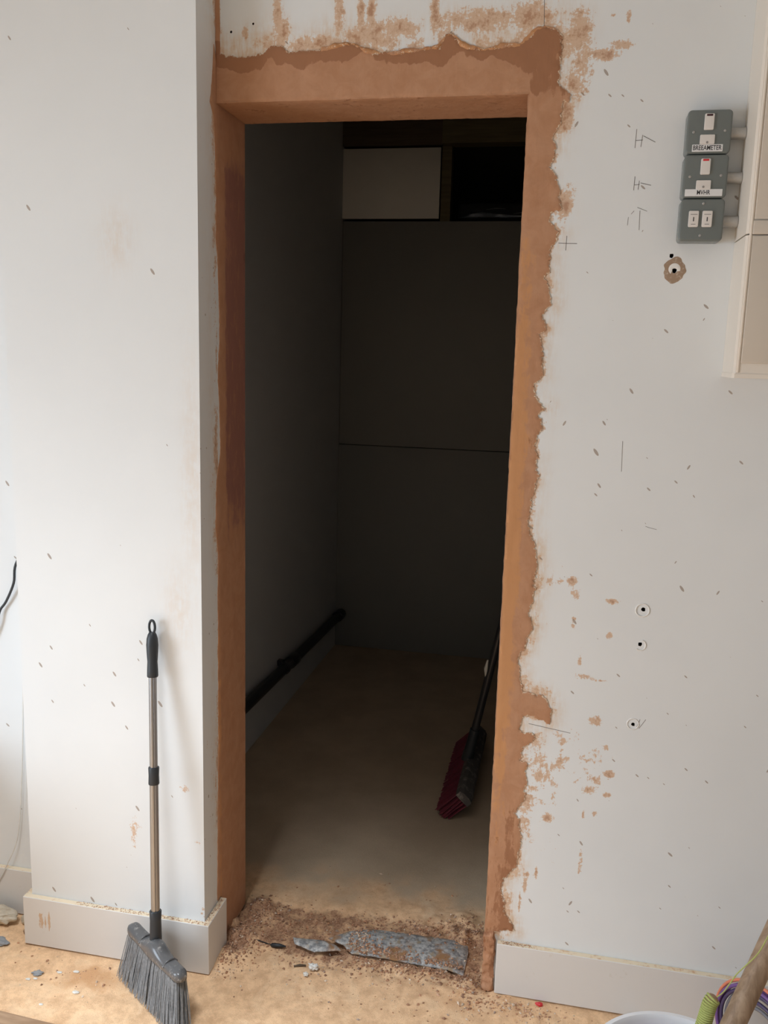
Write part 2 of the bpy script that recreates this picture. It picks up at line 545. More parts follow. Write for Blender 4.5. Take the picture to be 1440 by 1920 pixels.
M_BUCKET = plain('white_bucket_plastic', (0.80, 0.80, 0.82), 0.35, var=0.02)
M_PURPLE = plain('purple_plastic', (0.17, 0.08, 0.27), 0.4)
M_VIOLET = plain('dark_violet_cable', (0.07, 0.05, 0.12), 0.45)
M_GREYCAB = plain('grey_cable', (0.20, 0.19, 0.20), 0.5)
M_ORANGE = plain('orange_cable', (0.72, 0.22, 0.12), 0.45)
M_GREEN = plain('green_string', (0.42, 0.46, 0.14), 0.7, var=0.25, scale=200)
M_BAG = plain('cream_plastic_bag', (0.60, 0.52, 0.40), 0.5, var=0.25, scale=30)
M_GREYCHIP = plain('blue_grey_chip', (0.30, 0.31, 0.32), 0.8, var=0.2)
M_BLACKFILM = plain('black_shrink_film', (0.05, 0.05, 0.053), 0.2)
M_WHITEWIRE = plain('white_wire', (0.75, 0.74, 0.70), 0.5)
M_PAPER = plain('white_card', (0.76, 0.74, 0.68), 0.8)
M_GLASS = NT('window_glass').m
_g = M_GLASS.node_tree.nodes['Principled BSDF']
_g.inputs['Roughness'].default_value = 0.02; _g.inputs['Transmission Weight'].default_value = 1.0

# ------------------------------------------------------------------ dimensions (metres)
XR, H, T = 0.7175, 2.168, 0.183          # doorway width, head height, wall thickness
PIL_X, PIL_Y = -0.4964, -0.1096          # pillar left edge and front plane
SK = 0.0176                              # skirting thickness
KH = 0.1445
CEIL = 2.95
RX0, RX1, RY0 = -2.3, 3.0, -4.6          # room
CL_X0, CL_X1, CL_Y = -0.347, 0.82, 2.532  # closet

PLASTER = [(0.014,2.272),(0.052,2.266),(0.096,2.264),(0.118,2.269),(0.132,2.284),(0.145,2.286),(0.160,2.279),(0.184,2.269),(0.219,2.270),(0.253,2.274),(0.288,2.278),(0.313,2.282),(0.338,2.277),(0.355,2.265),(0.397,2.259),(0.439,2.260),(0.479,2.265),(0.517,2.267),(0.525,2.279),(0.531,2.289),(0.543,2.295),(0.554,2.287),(0.565,2.271),(0.581,2.264),(0.615,2.261),(0.655,2.264),(0.694,2.267),(0.714,2.284),(0.726,2.295),(0.745,2.301),(0.765,2.295),(0.779,2.281),(0.780,2.251),(0.781,2.220),(0.781,2.198),(0.782,2.179),(0.796,2.169),(0.808,2.158),(0.801,2.150),(0.787,2.147),(0.785,2.123),(0.785,2.104),(0.778,2.085),(0.770,2.073),(0.780,2.053),(0.779,2.035),(0.770,2.018),(0.786,1.999),(0.794,1.976),(0.792,1.957),(0.796,1.940),(0.796,1.927),(0.779,1.924),(0.779,1.908),(0.790,1.892),(0.794,1.879),(0.792,1.858),(0.782,1.849),(0.780,1.829),(0.782,1.807),(0.783,1.797),(0.772,1.789),(0.780,1.768),(0.787,1.753),(0.790,1.728),(0.783,1.710),(0.771,1.699),(0.779,1.692),(0.782,1.674),(0.768,1.662),(0.774,1.644),(0.779,1.626),(0.777,1.603),(0.783,1.581),(0.781,1.563),(0.765,1.551),(0.768,1.517),(0.782,1.503),(0.793,1.494),(0.776,1.482),(0.785,1.465),(0.783,1.438),(0.769,1.411),(0.781,1.396),(0.779,1.369),(0.785,1.338),(0.780,1.307),(0.773,1.283),(0.775,1.268),(0.766,1.232),(0.773,1.204),(0.786,1.177),(0.792,1.149),(0.792,1.122),(0.791,1.097),(0.787,1.078),(0.797,1.071),(0.787,1.060),(0.786,1.042),(0.779,1.012),(0.787,0.998),(0.788,0.970),(0.781,0.946),(0.777,0.924),(0.765,0.911),(0.763,0.893),(0.767,0.871),(0.772,0.841),(0.778,0.816),(0.790,0.813),(0.815,0.806),(0.829,0.810),(0.837,0.792),(0.848,0.778),(0.848,0.756),(0.840,0.737),(0.829,0.745),(0.814,0.756),(0.800,0.758),(0.782,0.754),(0.780,0.737),(0.774,0.720),(0.785,0.710),(0.810,0.711),(0.811,0.694),(0.797,0.677),(0.782,0.668),(0.785,0.649),(0.778,0.640),(0.798,0.635),(0.795,0.607),(0.799,0.588),(0.794,0.568),(0.796,0.536),(0.787,0.517),(0.775,0.498),(0.785,0.482),(0.791,0.455),(0.790,0.427),(0.789,0.382),(0.783,0.349),(0.756,0.317),(0.750,0.279),(0.759,0.247),(0.762,0.223),(0.782,0.197),(0.791,0.173),(0.772,0.175),(0.757,0.174),(0.728,0.157)]
LEFT = [(-0.019,2.234),(-0.030,2.192),(-0.036,2.162),(-0.015,2.138),(-0.007,2.041),(-0.002,1.947),(-0.007,1.874),(0.005,1.802),(0.011,1.727),(0.012,1.626),(0.001,1.549),(0.010,1.471),(0.015,1.352),(-0.010,1.288),(-0.019,1.182),(-0.003,1.083),(-0.008,1.015),(-0.009,0.730),(-0.008,0.582),(-0.017,0.436),(-0.020,0.284),(-0.025,0.148)]
BLOBS = [(0.826,1.094,0.0086,0.0116),(0.847,1.094,0.0098,0.0103),(0.876,1.097,0.0110,0.0115),(0.886,1.068,0.0122,0.0128),(0.970,1.056,0.0144,0.0064),(0.885,1.006,0.0049,0.0052),(0.886,0.988,0.0061,0.0065),(0.969,0.974,0.0073,0.0078),(0.905,0.904,0.0037,0.0132),(0.918,0.868,0.0222,0.0066),(0.949,0.861,0.0172,0.0026),(0.950,0.759,0.0136,0.0107),(0.980,0.695,0.0062,0.0081),(0.991,0.628,0.0149,0.0082),(0.966,0.608,0.0113,0.0110),(0.950,0.582,0.0151,0.0097),(0.990,0.574,0.0100,0.0069),(0.855,0.496,0.0129,0.0113),(0.939,0.515,0.0038,0.0140),(0.966,0.522,0.0063,0.0070),(0.940,0.391,0.0051,0.0314),(0.835,0.346,0.0040,0.0130),(0.809,0.306,0.0053,0.0234),(0.799,0.252,0.0040,0.0295),(0.813,0.336,0.0053,0.0073),(0.827,0.602,0.0129,0.0167)]
TOPB = [(0.148,2.358,0.0100,0.0662),(0.161,2.302,0.0176,0.0334),(0.291,2.341,0.0110,0.0491),(0.340,2.344,0.0073,0.0326),(0.364,2.343,0.0084,0.0433),(0.505,2.337,0.0094,0.0481),(0.072,2.317,0.0077,0.0157),(0.248,2.282,0.0742,0.0199),(0.370,2.294,0.0724,0.0273),(0.423,2.308,0.0477,0.0217),(0.604,2.317,0.0805,0.0234),(0.717,2.322,0.0506,0.0263),(0.814,2.287,0.0243,0.0419),(0.829,2.229,0.0199,0.0476),(0.809,2.182,0.0246,0.0320),(0.866,2.243,0.0329,0.0126),(0.903,2.258,0.0218,0.0084),(0.915,2.314,0.0043,0.0103),(0.796,2.123,0.0180,0.0324),(0.808,1.943,0.0160,0.0334),(0.883,2.317,0.0043,0.0031),(0.003,2.342,0.0090,0.0786)]
PLR = ragged(ragged(PLASTER, 0.004, 0.0055, 3.3, 75), 0.0018, 0.0036, 8.1, 330)
HOLES = [(1.047, 1.801, 0.0054), (1.0385, 1.832, 0.0048), (1.040, 1.043, 0.0054), (1.039, 0.959, 0.0050), (1.038, 0.761, 0.0048), (0.038, 2.318, 0.0030), (0.091, 2.333, 0.0028)]

def stamp(x, z, blobs, k=1.0):
    r = np.zeros(x.shape)
    for bx, bz, a, b in blobs:
        d = ((x - bx) / (a * 1.25)) ** 2 + ((z - bz) / (b * 1.25)) ** 2
        r = np.maximum(r, k * np.exp(-d * 0.9))
    return r

def far_wall_stain(x, z):
    d = np.full(x.shape, 1.0)
    near = (x > -0.01) & (x < 1.0) & (z < 2.42)
    d[near] = poly_dist(x[near], z[near], PLR)
    n = fbm(x * 30 + 5, z * 30, 4); n2 = fbm(x * 9 + 1, z * 7 + 3, 3)
    top = (z > 2.255) & (x < 0.9)
    wid = np.where(top, 0.035, 0.010 + 0.022 * sstep(0.42, 0.7, n2))
    wid = np.where((z < 0.72) & (z > 0.42) & (x > 0.75), 0.035, wid)
    R = 0.62 * np.exp(-(d / wid) ** 2) * sstep(0.25, 0.6, n)
    R = np.where(d < 0.006, np.maximum(R, 0.30), R)
    R = np.maximum(R, stamp(x, z, TOPB, 0.90) * (0.50 + 0.8 * n))
    R = np.maximum(R, stamp(x, z, BLOBS, 0.82) * (0.6 + 0.7 * n))
    # hatched smear of plaster beside the lower jamb
    zone = stamp(x, z, [(0.90, 0.64, 0.075, 0.055), (0.83, 0.60, 0.05, 0.10), (0.87, 0.70, 0.05, 0.03)], 1.0)
    R = np.maximum(R, 0.55 * zone * sstep(0.3, 0.7, fbm(x * 60, z * 60, 3)) + 0.10 * zone)
    R = np.maximum(R, 0.22 * stamp(x, z, [(0.84, 1.125, 0.03, 0.03), (0.90, 0.93, 0.02, 0.05), (0.86, 0.40, 0.07, 0.08)]) )
    G = 0.95 * np.exp(-(d / np.where(top, 0.05, 0.024)) ** 2) * sstep(0.25, 0.60, n2)
    G = np.maximum(G, 0.55 * stamp(x, z, TOPB[:13]))
    B = 0.05 + 0.36 * sstep(1.25, 0.6, z) * sstep(0.8, 1.0, x) + 0.30 * zone
    B = B + 0.35 * stamp(x, z, [(0.885, 0.955, 0.03, 0.05), (0.93, 1.60, 0.03, 0.05), (0.86, 1.12, 0.03, 0.03), (0.85, 0.45, 0.06, 0.12)])
    return np.c_[R, G, B]

def disc(cx, cz, r, n=20): return [(cx + r * math.cos(2 * math.pi * k / n), cz + r * math.sin(2 * math.pi * k / n)) for k in range(n)]

# ------------------------------------------------------------------ wall_far: the wall with the doorway
def build_far_wall():
    step = 0.0045
    xs = np.unique(np.r_[[RX0, -1.2, PIL_X, 0.0], np.linspace(0, XR, 160), np.arange(XR, 1.42, step), [1.6, 2.2, RX1]])
    zs = np.unique(np.r_[[0.0], np.linspace(0.0, H, 482), np.arange(H, 2.43, step), [2.6, CEIL]])
    nx, nz = len(xs), len(zs)
    X, Z = np.meshgrid(xs, zs, indexing='ij')
    V = np.c_[X.ravel(), np.zeros(X.size), Z.ravel()]
    cxm = (xs[:-1] + xs[1:]) / 2; czm = (zs[:-1] + zs[1:]) / 2
    CX, CZ = np.meshgrid(cxm, czm, indexing='ij')
    keep = ~((CX > 0) & (CX < XR) & (CZ < H))
    I, J = np.meshgrid(np.arange(nx - 1), np.arange(nz - 1), indexing='ij')
    rings = []
    for hx, hz, hr in HOLES:
        i0 = np.searchsorted(xs, hx - hr - 0.004) - 1; i1 = np.searchsorted(xs, hx + hr + 0.004)
        j0 = np.searchsorted(zs, hz - hr - 0.004) - 1; j1 = np.searchsorted(zs, hz + hr + 0.004)
        keep[i0:i1, j0:j1] = False
        rings.append((i0, i1, j0, j1))
    vid = lambda i, j: i * nz + j
    ii, jj = I[keep], J[keep]
    F = np.c_[vid(ii, jj), vid(ii + 1, jj), vid(ii + 1, jj + 1), vid(ii, jj + 1)].tolist()
    idx = [0] * len(F)
    verts = V.tolist()
    for (hx, hz, hr), (i0, i1, j0, j1) in zip(HOLES, rings):
        sq = [vid(i, j0) for i in range(i0, i1)] + [vid(i1, j) for j in range(j0, j1)] + [vid(i, j1) for i in range(i1, i0, -1)] + [vid(i0, j) for j in range(j1, j0, -1)]
        n = 20
        ph = hash((hx, hz)) % 7
        circ = [(hx + hr * (1 + 0.14 * math.sin(3 * a + ph)) * math.cos(a), hz + hr * (1 + 0.14 * math.sin(2 * a + ph)) * math.sin(a)) for a in [2 * math.pi * k / n for k in range(n)]]
        b = len(verts)
        verts += [[p[0], 0.0, p[1]] for p in circ]
        c2 = [Vector((verts[k][0], verts[k][2])) for k in sq] + [Vector(p) for p in circ]
        ns = len(sq)
        ed = [(k, (k + 1) % ns) for k in range(ns)] + [(ns + k, ns + (k + 1) % n) for k in range(n)]
        r = geometry.delaunay_2d_cdt(c2, ed, [], 0, 1e-7)
        orig = [o[0] if o else 0 for o in r[3]]
        for f in r[2]:
            c = sum((r[0][k] for k in f), Vector((0, 0))) / len(f)
            if (c.x - hx) ** 2 + (c.y - hz) ** 2 < (hr * 0.82) ** 2: continue
            F.append([(sq[orig[k]] if orig[k] < ns else b + orig[k] - ns) for k in f]); idx.append(0)
        q = len(verts)
        verts += [[p[0], 0.035, p[1]] for p in circ]
        for k in range(n):
            F.append([b + k, b + (k + 1) % n, q + (k + 1) % n, q + k]); idx.append(1)
        F.append([q + k for k in range(n)]); idx.append(1)
    def quad(*p, m=0):
        b = len(verts); verts.extend([list(x) for x in p]); F.append([b, b + 1, b + 2, b + 3]); idx.append(m)
    quad((0, 0, 0), (0, T, 0), (0, T, H), (0, 0, H)); quad((XR, 0, 0), (XR, 0, H), (XR, T, H), (XR, T, 0)); quad((0, 0, H), (0, T, H), (XR, T, H), (XR, 0, H))
    quad((RX0, T, 0), (RX0, T, CEIL), (0, T, CEIL), (0, T, 0)); quad((XR, T, 0), (XR, T, CEIL), (RX1, T, CEIL), (RX1, T, 0)); quad((0, T, H), (0, T, CEIL), (XR, T, CEIL), (XR, T, H))
    quad((RX0, 0, 0), (RX0, 0, CEIL), (RX0, T, CEIL), (RX0, T, 0)); quad((RX1, 0, 0), (RX1, T, 0), (RX1, T, CEIL), (RX1, 0, CEIL)); quad((RX0, 0, CEIL), (RX1, 0, CEIL), (RX1, T, CEIL), (RX0, T, CEIL))
    o = mobj('wall_far', np.array(verts), F, [M_WALL, M_CAVITY], None, False, idx)
    va = np.array(verts)
    set_attr(o, far_wall_stain(va[:, 0], va[:, 2]) * (va[:, 1:2] < 0.001))
    tag(o, 'white painted wall around the doorway, smeared with plaster', 'wall', kind='structure')
    return o
wall_far = build_far_wall()

# plaster band on the wall face (head and right jamb)
def front(u, v, d): return (u, -d, v)
inner = ragged([(XR, 0.157), (XR - 0.001, 0.5), (XR, 1.0), (XR - 0.001, 1.6), (XR, H)], 0.008, 0.0009, 9.1, 30)
head = ragged([(XR, H), (0.4, H - 0.001), (0.0005, H)], 0.008, 0.0009, 4.7, 30)
outline = np.r_[[(0.0005, 2.272)], PLR, inner[:-1], head]
def band_attr(x, z):
    n = fbm(x * 14, z * 14 + 4, 3)
    damp_shade = 0.85 * sstep(2.225, 2.25, z + (n - 0.5) * 0.10) + 0.7 * sstep(0.69, 0.735, x) * sstep(2.13, 2.19, z) + 0.25 * sstep(0.09, 0.0, x) * sstep(2.1, 2.2, z)  # last term is the pillar's shade on the head, drawn as extra darkness
    damp_shade = damp_shade + 0.42 * sstep(0.60, 0.30, z) + 0.30 * np.exp(-((x - 0.765) / 0.02) ** 2) * (z < 2.1)
    ochre = 0.58 * np.exp(-((x - 0.728) / 0.022) ** 2) * sstep(2.1, 1.4, z) * sstep(0.2, 0.9, z) + 0.25 * (z < 2.1)
    return np.c_[damp_shade, ochre, np.zeros_like(x)]
patch('plaster_band', outline, front, 0.0030, M_PLASTER, wall_far, grid=0.006, rough=0.0012, rim=0.0005, attr=band_attr, edge_line=PLR)
# thick curled lip of plaster along the top edge of the band
lip = spline([(x, -0.004, z + 0.002) for x, z in PLASTER[15:32]], 3)
patch('plaster_lip', ragged([(x, z - 0.004) for x, z in PLASTER[9:31]] + [(x, z + 0.004 + 0.004 * math.sin(x * 90)) for x, z in PLASTER[30:8:-1]], 0.004, 0.003, 6.2, 80, True),
      front, 0.0045, M_PLASTER, wall_far, grid=0.005, rough=0.0030, attr=lambda x, z: np.c_[0.35 + 0 * x, 0.55 + 0 * x, 0 * x], edge_line=PLR)
# corner strip running up beside the pillar
patch('corner_strip', ragged([(0.0005, 2.27), (0.012, 2.27), (0.010, 2.45), (0.0005, 2.45)], 0.006, 0.0012, 2.0, 60, True), front, 0.002, M_PLASTER, wall_far,
      attr=lambda x, z: np.c_[0.9 * sstep(2.31, 2.29, z), 0 * x, 0 * x])
# soffit and reveals
patch('soffit_plaster', ragged([(0.001, -0.002), (XR, -0.002), (XR, T + 0.004), (0.001, T + 0.004)], 0.008, 0.0022, 5.5, 55, True),
      lambda u, v, d: (u, v, H - d), 0.003, M_PLASTER, wall_far, attr=lambda x, z: np.c_[0.35 + 0 * x, 0 * x, 0.15 + 0 * x])
lf = [tuple(p) for p in ragged(LEFT, 0.004, 0.0028, 8.8, 60)]
patch('reveal_plaster', np.array(lf + [(-0.0005, 0.148), (-0.0005, 0.004), (T + 0.003, 0.004), (T + 0.003, H + 0.0), (0.0, H), (0.0, 2.26), (-0.012, 2.29)]), lambda u, v, d: (d, u, v), 0.0030, M_PLASTER, wall_far,
      rough=0.0011, attr=lambda y, z: np.c_[0.2 + 0 * y, 0.6 * np.exp(-((y + 0.004) / 0.014) ** 2) * sstep(1.3, 0.7, z), 0.75 * sstep(0.02, 0.06, y) * sstep(0.9, 1.3, z) * sstep(2.15, 2.0, z)])
patch('reveal_plaster', ragged([(-0.002, 0.0), (T + 0.003, 0.0), (T + 0.003, H), (-0.002, H)], 0.008, 0.0012, 1.5, 55, True), lambda u, v, d: (XR - d, u, v), 0.003, M_PLASTER, wall_far,
      attr=lambda y, z: np.c_[0.2 + 0 * y, 0.2 + 0 * y, 0 * y])
# rough plaster between the jamb and the skirting end
patch('jamb_foot_plaster', ragged([(XR - 0.004, 0.0), (XR + 0.028, 0.0), (XR + 0.026, 0.06), (XR + 0.028, 0.125), (XR + 0.022, 0.165), (XR - 0.003, 0.16)], 0.004, 0.0030, 12.5, 90, True),
      front, 0.011, M_PLASTER, wall_far, grid=0.0045, rough=0.009, attr=lambda x, z: np.c_[0.50 + 0 * x, 0.3 + 0 * x, 0 * x])

# filler rings, torn patch and pencil marks
def ring(name, cx, cz, R, r, mat, a0=0, a1=360):
    pts = [(cx + R * math.cos(math.radians(a)), -0.0003, cz + R * math.sin(math.radians(a))) for a in np.linspace(a0, a1, 40)]
    return tube(name, pts, [r * (0.75 + 0.5 * random.random()) for _ in pts], mat, wall_far, 6)
ring('filler_ring', 1.0385, 1.041, 0.0150, 0.0019, M_FILLER)
ring('filler_ring', 1.0395, 0.957, 0.0125, 0.0016, M_FILLER, -130, 70)
ring('filler_ring', 1.0375, 0.762, 0.0130, 0.0015, M_FILLER)
hx, hz, hr = HOLES[0]
def wob(cx, cz, a, b, amp, seed, n=60):
    return np.array([(cx + a * (1 + amp * math.sin(5 * t + seed) + amp * 0.7 * math.sin(11 * t + 2 * seed)) * math.cos(t), cz + b * (1 + amp * math.sin(4 * t + seed * 2)) * math.sin(t)) for t in np.linspace(0, 2 * math.pi, n, endpoint=False)])
patch('torn_patch', wob(hx, hz + 0.001, 0.0225, 0.027, 0.07, 1.3), front, 0.0007, M_TORN, wall_far, [np.array(disc(hx, hz, hr * 1.03))], grid=0.005, rough=0.0004)
cut = [(hx + 0.0125 * math.cos(t), hz + 0.003 + 0.0125 * math.sin(t)) for t in np.linspace(-0.35, math.pi + 0.35, 24)] + [(hx - 0.0075, hz - 0.007), (hx - 0.0052, hz - 0.001), (hx - 0.005, hz + 0.003), (hx, hz + 0.0055), (hx + 0.005, hz + 0.003), (hx + 0.0055, hz - 0.001)]
patch('plug_remnant', np.array(cut), front, 0.0016, M_FILLER, wall_far, grid=0.004, rough=0.0003)

def mark(strokes, w=0.0011):
    V, F = [], []
    for (x0, z0), (x1, z1) in strokes:
        d = Vector((x1 - x0, z1 - z0)).normalized(); nn = Vector((-d.y, d.x)) * w / 2
        b = len(V)
        for y in (0.0002, -0.0003):
            V += [(x0 + nn.x, y, z0 + nn.y), (x0 - nn.x, y, z0 - nn.y), (x1 - nn.x, y, z1 - nn.y), (x1 + nn.x, y, z1 + nn.y)]
        F += [(b + 4, b + 5, b + 6, b + 7), (b, b + 1, b + 5, b + 4), (b + 1, b + 2, b + 6, b + 5), (b + 2, b + 3, b + 7, b + 6), (b + 3, b, b + 4, b + 7)]
    return mobj('pencil_mark', V, F, M_PENCIL, wall_far)
def hmark(x, z, s, tail):
    mark([((x - 0.010 * s, z + 0.022 * s), (x - 0.011 * s, z - 0.016 * s)), ((x + 0.003 * s, z + 0.010 * s), (x + 0.001 * s, z - 0.014 * s)), ((x - 0.011 * s, z - 0.001), (x + 0.004 * s, z)), tail])
hmark(0.957, 2.069, 1.0, ((0.962, 2.077), (0.987, 2.064)))
hmark(0.958, 1.979, 0.75, ((0.963, 1.982), (0.985, 1.977)))
mark([((0.966, 1.925), (0.967, 1.885)), ((0.948, 1.918), (0.954, 1.925)), ((0.942, 1.895), (0.943, 1.912)), ((0.960, 1.932), (0.981, 1.924))], 0.0009)
mark([((0.798, 1.8575), (0.838, 1.8565)), ((0.815, 1.873), (0.8145, 1.842))], 0.0012)
mark([((0.966, 1.429), (0.968, 1.360))], 0.0009)
mark([((0.738, 2.369), (0.741, 2.300))], 0.0010)
mark([((1.035, 1.236), (1.055, 1.232)), ((1.030, 1.238), (1.036, 1.236))], 0.0008)
mark([((0.795, 0.735), (0.895, 0.722))], 0.0011)
mark([((1.047, 0.755), (1.053, 0.775)), ((1.052, 0.752), (1.066, 0.776))], 0.0010)

# ------------------------------------------------------------------ pillar
def build_pillar():
    xs = np.unique(np.r_[np.arange(PIL_X, 0, 0.007), 0.0]); zs = np.unique(np.r_[np.arange(0, 2.45, 0.007), [2.45, CEIL]])
    ys = np.unique(np.r_[np.arange(PIL_Y, 0, 0.006), 0.0])
    verts, F, st = [], [], []
    def sheet(a, b, fn, sfn):
        o = len(verts); A, Bm = np.meshgrid(a, b, indexing='ij')
        P = np.array([fn(x, y) for x, y in zip(A.ravel(), Bm.ravel())]); verts.extend(P.tolist()); st.append(sfn(A.ravel(), Bm.ravel()))
        n = len(b)
        for i in range(len(a) - 1):
            for j in range(n - 1):
                F.append((o + i * n + j, o + (i + 1) * n + j, o + (i + 1) * n + j + 1, o + i * n + j + 1))
    def s_front(x, z):
        bl = [(-0.192, 0.369, 0.012, 0.034), (-0.185, 0.385, 0.010, 0.014), (-0.052, 0.507, 0.014, 0.007), (-0.046, 0.513, 0.007, 0.006), (-0.015, 0.365, 0.011, 0.004)]
        R = stamp(x, z, bl, 0.62)
        R = np.maximum(R, 0.55 * np.exp(-((x + 0.004) / 0.006) ** 2) * np.exp(-((z - 0.17) / 0.03) ** 2))
        G = 0.3 * stamp(x, z, [(-0.06, 0.98, 0.03, 0.08), (-0.02, 1.3, 0.02, 0.2), (-0.20, 1.85, 0.03, 0.05)])
        B = 0.035 + 0.16 * sstep(1.25, 0.7, z) + 0.12 * sstep(-0.15, -0.03, x) * sstep(1.6, 0.9, z)
        return np.c_[R, G, B]
    def s_side(y, z):
        n = fbm(y * 20, z * 4, 3)
        R = 0.55 * np.exp(-((y + 0.01) / 0.018) ** 2) * sstep(0.3, 0.6, fbm(y * 40, z * 14, 3)) + 0.25 * sstep(0.55, 0.75, n)
        G = 0.5 * np.exp(-((y + 0.0) / 0.05) ** 2) * sstep(0.3, 0.6, n)
        return np.c_[R, G, 0.25 + 0 * y]
    z0 = lambda a, b: np.zeros((a.size, 3))
    sheet(xs, zs, lambda x, z: (x, PIL_Y, z), s_front)
    sheet(ys, zs, lambda y, z: (0.0, y, z), s_side)
    sheet(np.array([PIL_Y, 0.0]), np.array([0, CEIL]), lambda y, z: (PIL_X, y, z), z0)
    sheet(np.array([PIL_X, 0.0]), np.array([PIL_Y, 0.0]), lambda x, y: (x, y, CEIL), z0)
    o = mobj('wall_pillar', np.array(verts), F, M_WALL)
    set_attr(o, np.vstack(st))
    return tag(o, 'white boxed-in pillar standing proud of the wall left of the doorway', 'wall', kind='structure')
build_pillar()

# ------------------------------------------------------------------ skirting
def skirting(name, plan, z0, z1, label, mitre=None):
    n = len(plan)
    V = [(x, y, z0) for x, y in plan] + [(x, y, z1) for x, y in plan]
    F = [(i, (i + 1) % n, n + (i + 1) % n, n + i) for i in range(n)]
    tri = geometry.tessellate_polygon([[Vector((x, y, 0)) for x, y in plan]])
    idx = [0] * n
    for t in tri:
        F.append(tuple(n + k for k in t)); idx.append(1)
        F.append(tuple(reversed(t))); idx.append(0)
    o = mobj(name, V, F, [M_SKIRT, M_MDF], None, False, idx)
    bm = bmesh.new(); bm.from_mesh(o.data)
    bmesh.ops.recalc_face_normals(bm, faces=bm.faces)
    ed = [e for e in bm.edges if len(e.link_faces) == 2 and e.calc_face_angle(0) > 0.5]
    bmesh.ops.bevel(bm, geom=ed, offset=0.0012, segments=1, affect='EDGES', material=-1)
    bm.to_mesh(o.data); bm.free()
    return tag(o, label, 'skirting board', kind='structure')
yf = PIL_Y - SK
sk_p = skirting('baseboard_pillar', [(PIL_X - SK, 0), (PIL_X - SK, yf), (SK, yf), (SK, -0.001), (0.0003, -0.001), (0.0003, PIL_Y - 0.0003), (PIL_X - 0.0003, PIL_Y - 0.0003), (PIL_X - 0.0003, 0)], 0.004, 0.144,
                'white skirting board wrapped around the foot of the pillar, broom in front')
sk_r = skirting('baseboard_right', [(0.7486, -0.0003), (0.7486, -SK), (RX1, -SK), (RX1, -0.0003)], 0.004, KH, 'white skirting board along the wall right of the doorway, cream raw top edge')
sk_l = skirting('baseboard_left', [(RX0, -0.0003), (RX0, -SK), (PIL_X - SK - 0.0005, -SK), (PIL_X - SK - 0.0005, -0.0003)], 0.004, 0.140, 'shaded skirting board in the recess left of the pillar')

def sk_front(u, v, d): return (u, yf - d, v)
M_SMEAR = dusty('dried_plaster_smear', (0.62, 0.44, 0.30), (0.70, 0.64, 0.58), 0.85, 0.6, 90)
for cx_, cz_, w_, h_ in ((-0.462, 0.080, 0.006, 0.024), (-0.438, 0.082, 0.0035, 0.026), (-0.449, 0.078, 0.0025, 0.015)):
    patch('plaster_smear', wob(cx_, cz_, w_, h_, 0.18, cx_ * 90), sk_front, 0.0004, M_SMEAR, sk_p, grid=0.004, rough=0.0002)

# ------------------------------------------------------------------ floor
def floor_h(x, y):
    n = fbm(x * 22, y * 22, 4) - 0.5
    n2 = fbm(x * 60 + 3, y * 60, 3) - 0.5
    inn = sstep(-0.035, -0.005, x) * sstep(XR + 0.03, XR, x)
    tr = inn * sstep(-0.05, 0.02, y) * sstep(0.26, 0.20, y)
    z = -0.006 * tr + tr * (n * 0.022 + n2 * 0.008)
    # debris heaped in the two corners of the threshold
    for hx_, hy_, r_, h_ in ((0.035, 0.055, 0.075, 0.030), (0.03, -0.04, 0.06, 0.014), (0.05, 0.17, 0.05, 0.020), (0.66, 0.21, 0.07, 0.022), (0.55, 0.20, 0.10, 0.010), (0.68, -0.01, 0.04, 0.012), (0.60, -0.03, 0.09, 0.006), (0.78, -0.05, 0.05, 0.007)):
        d = ((x - hx_) ** 2 + (y - hy_) ** 2) / r_ ** 2
        z = z + h_ * np.exp(-d) * (0.7 + 1.2 * (n + n2 + 0.2))
    out = sstep(0.05, -0.02, y)
    z = z + (n * 0.0022 + n2 * 0.0012) * out
    lim = np.minimum(sstep(0.0, 0.02, x + 0.70), 1)
    return z * lim - 0.0005

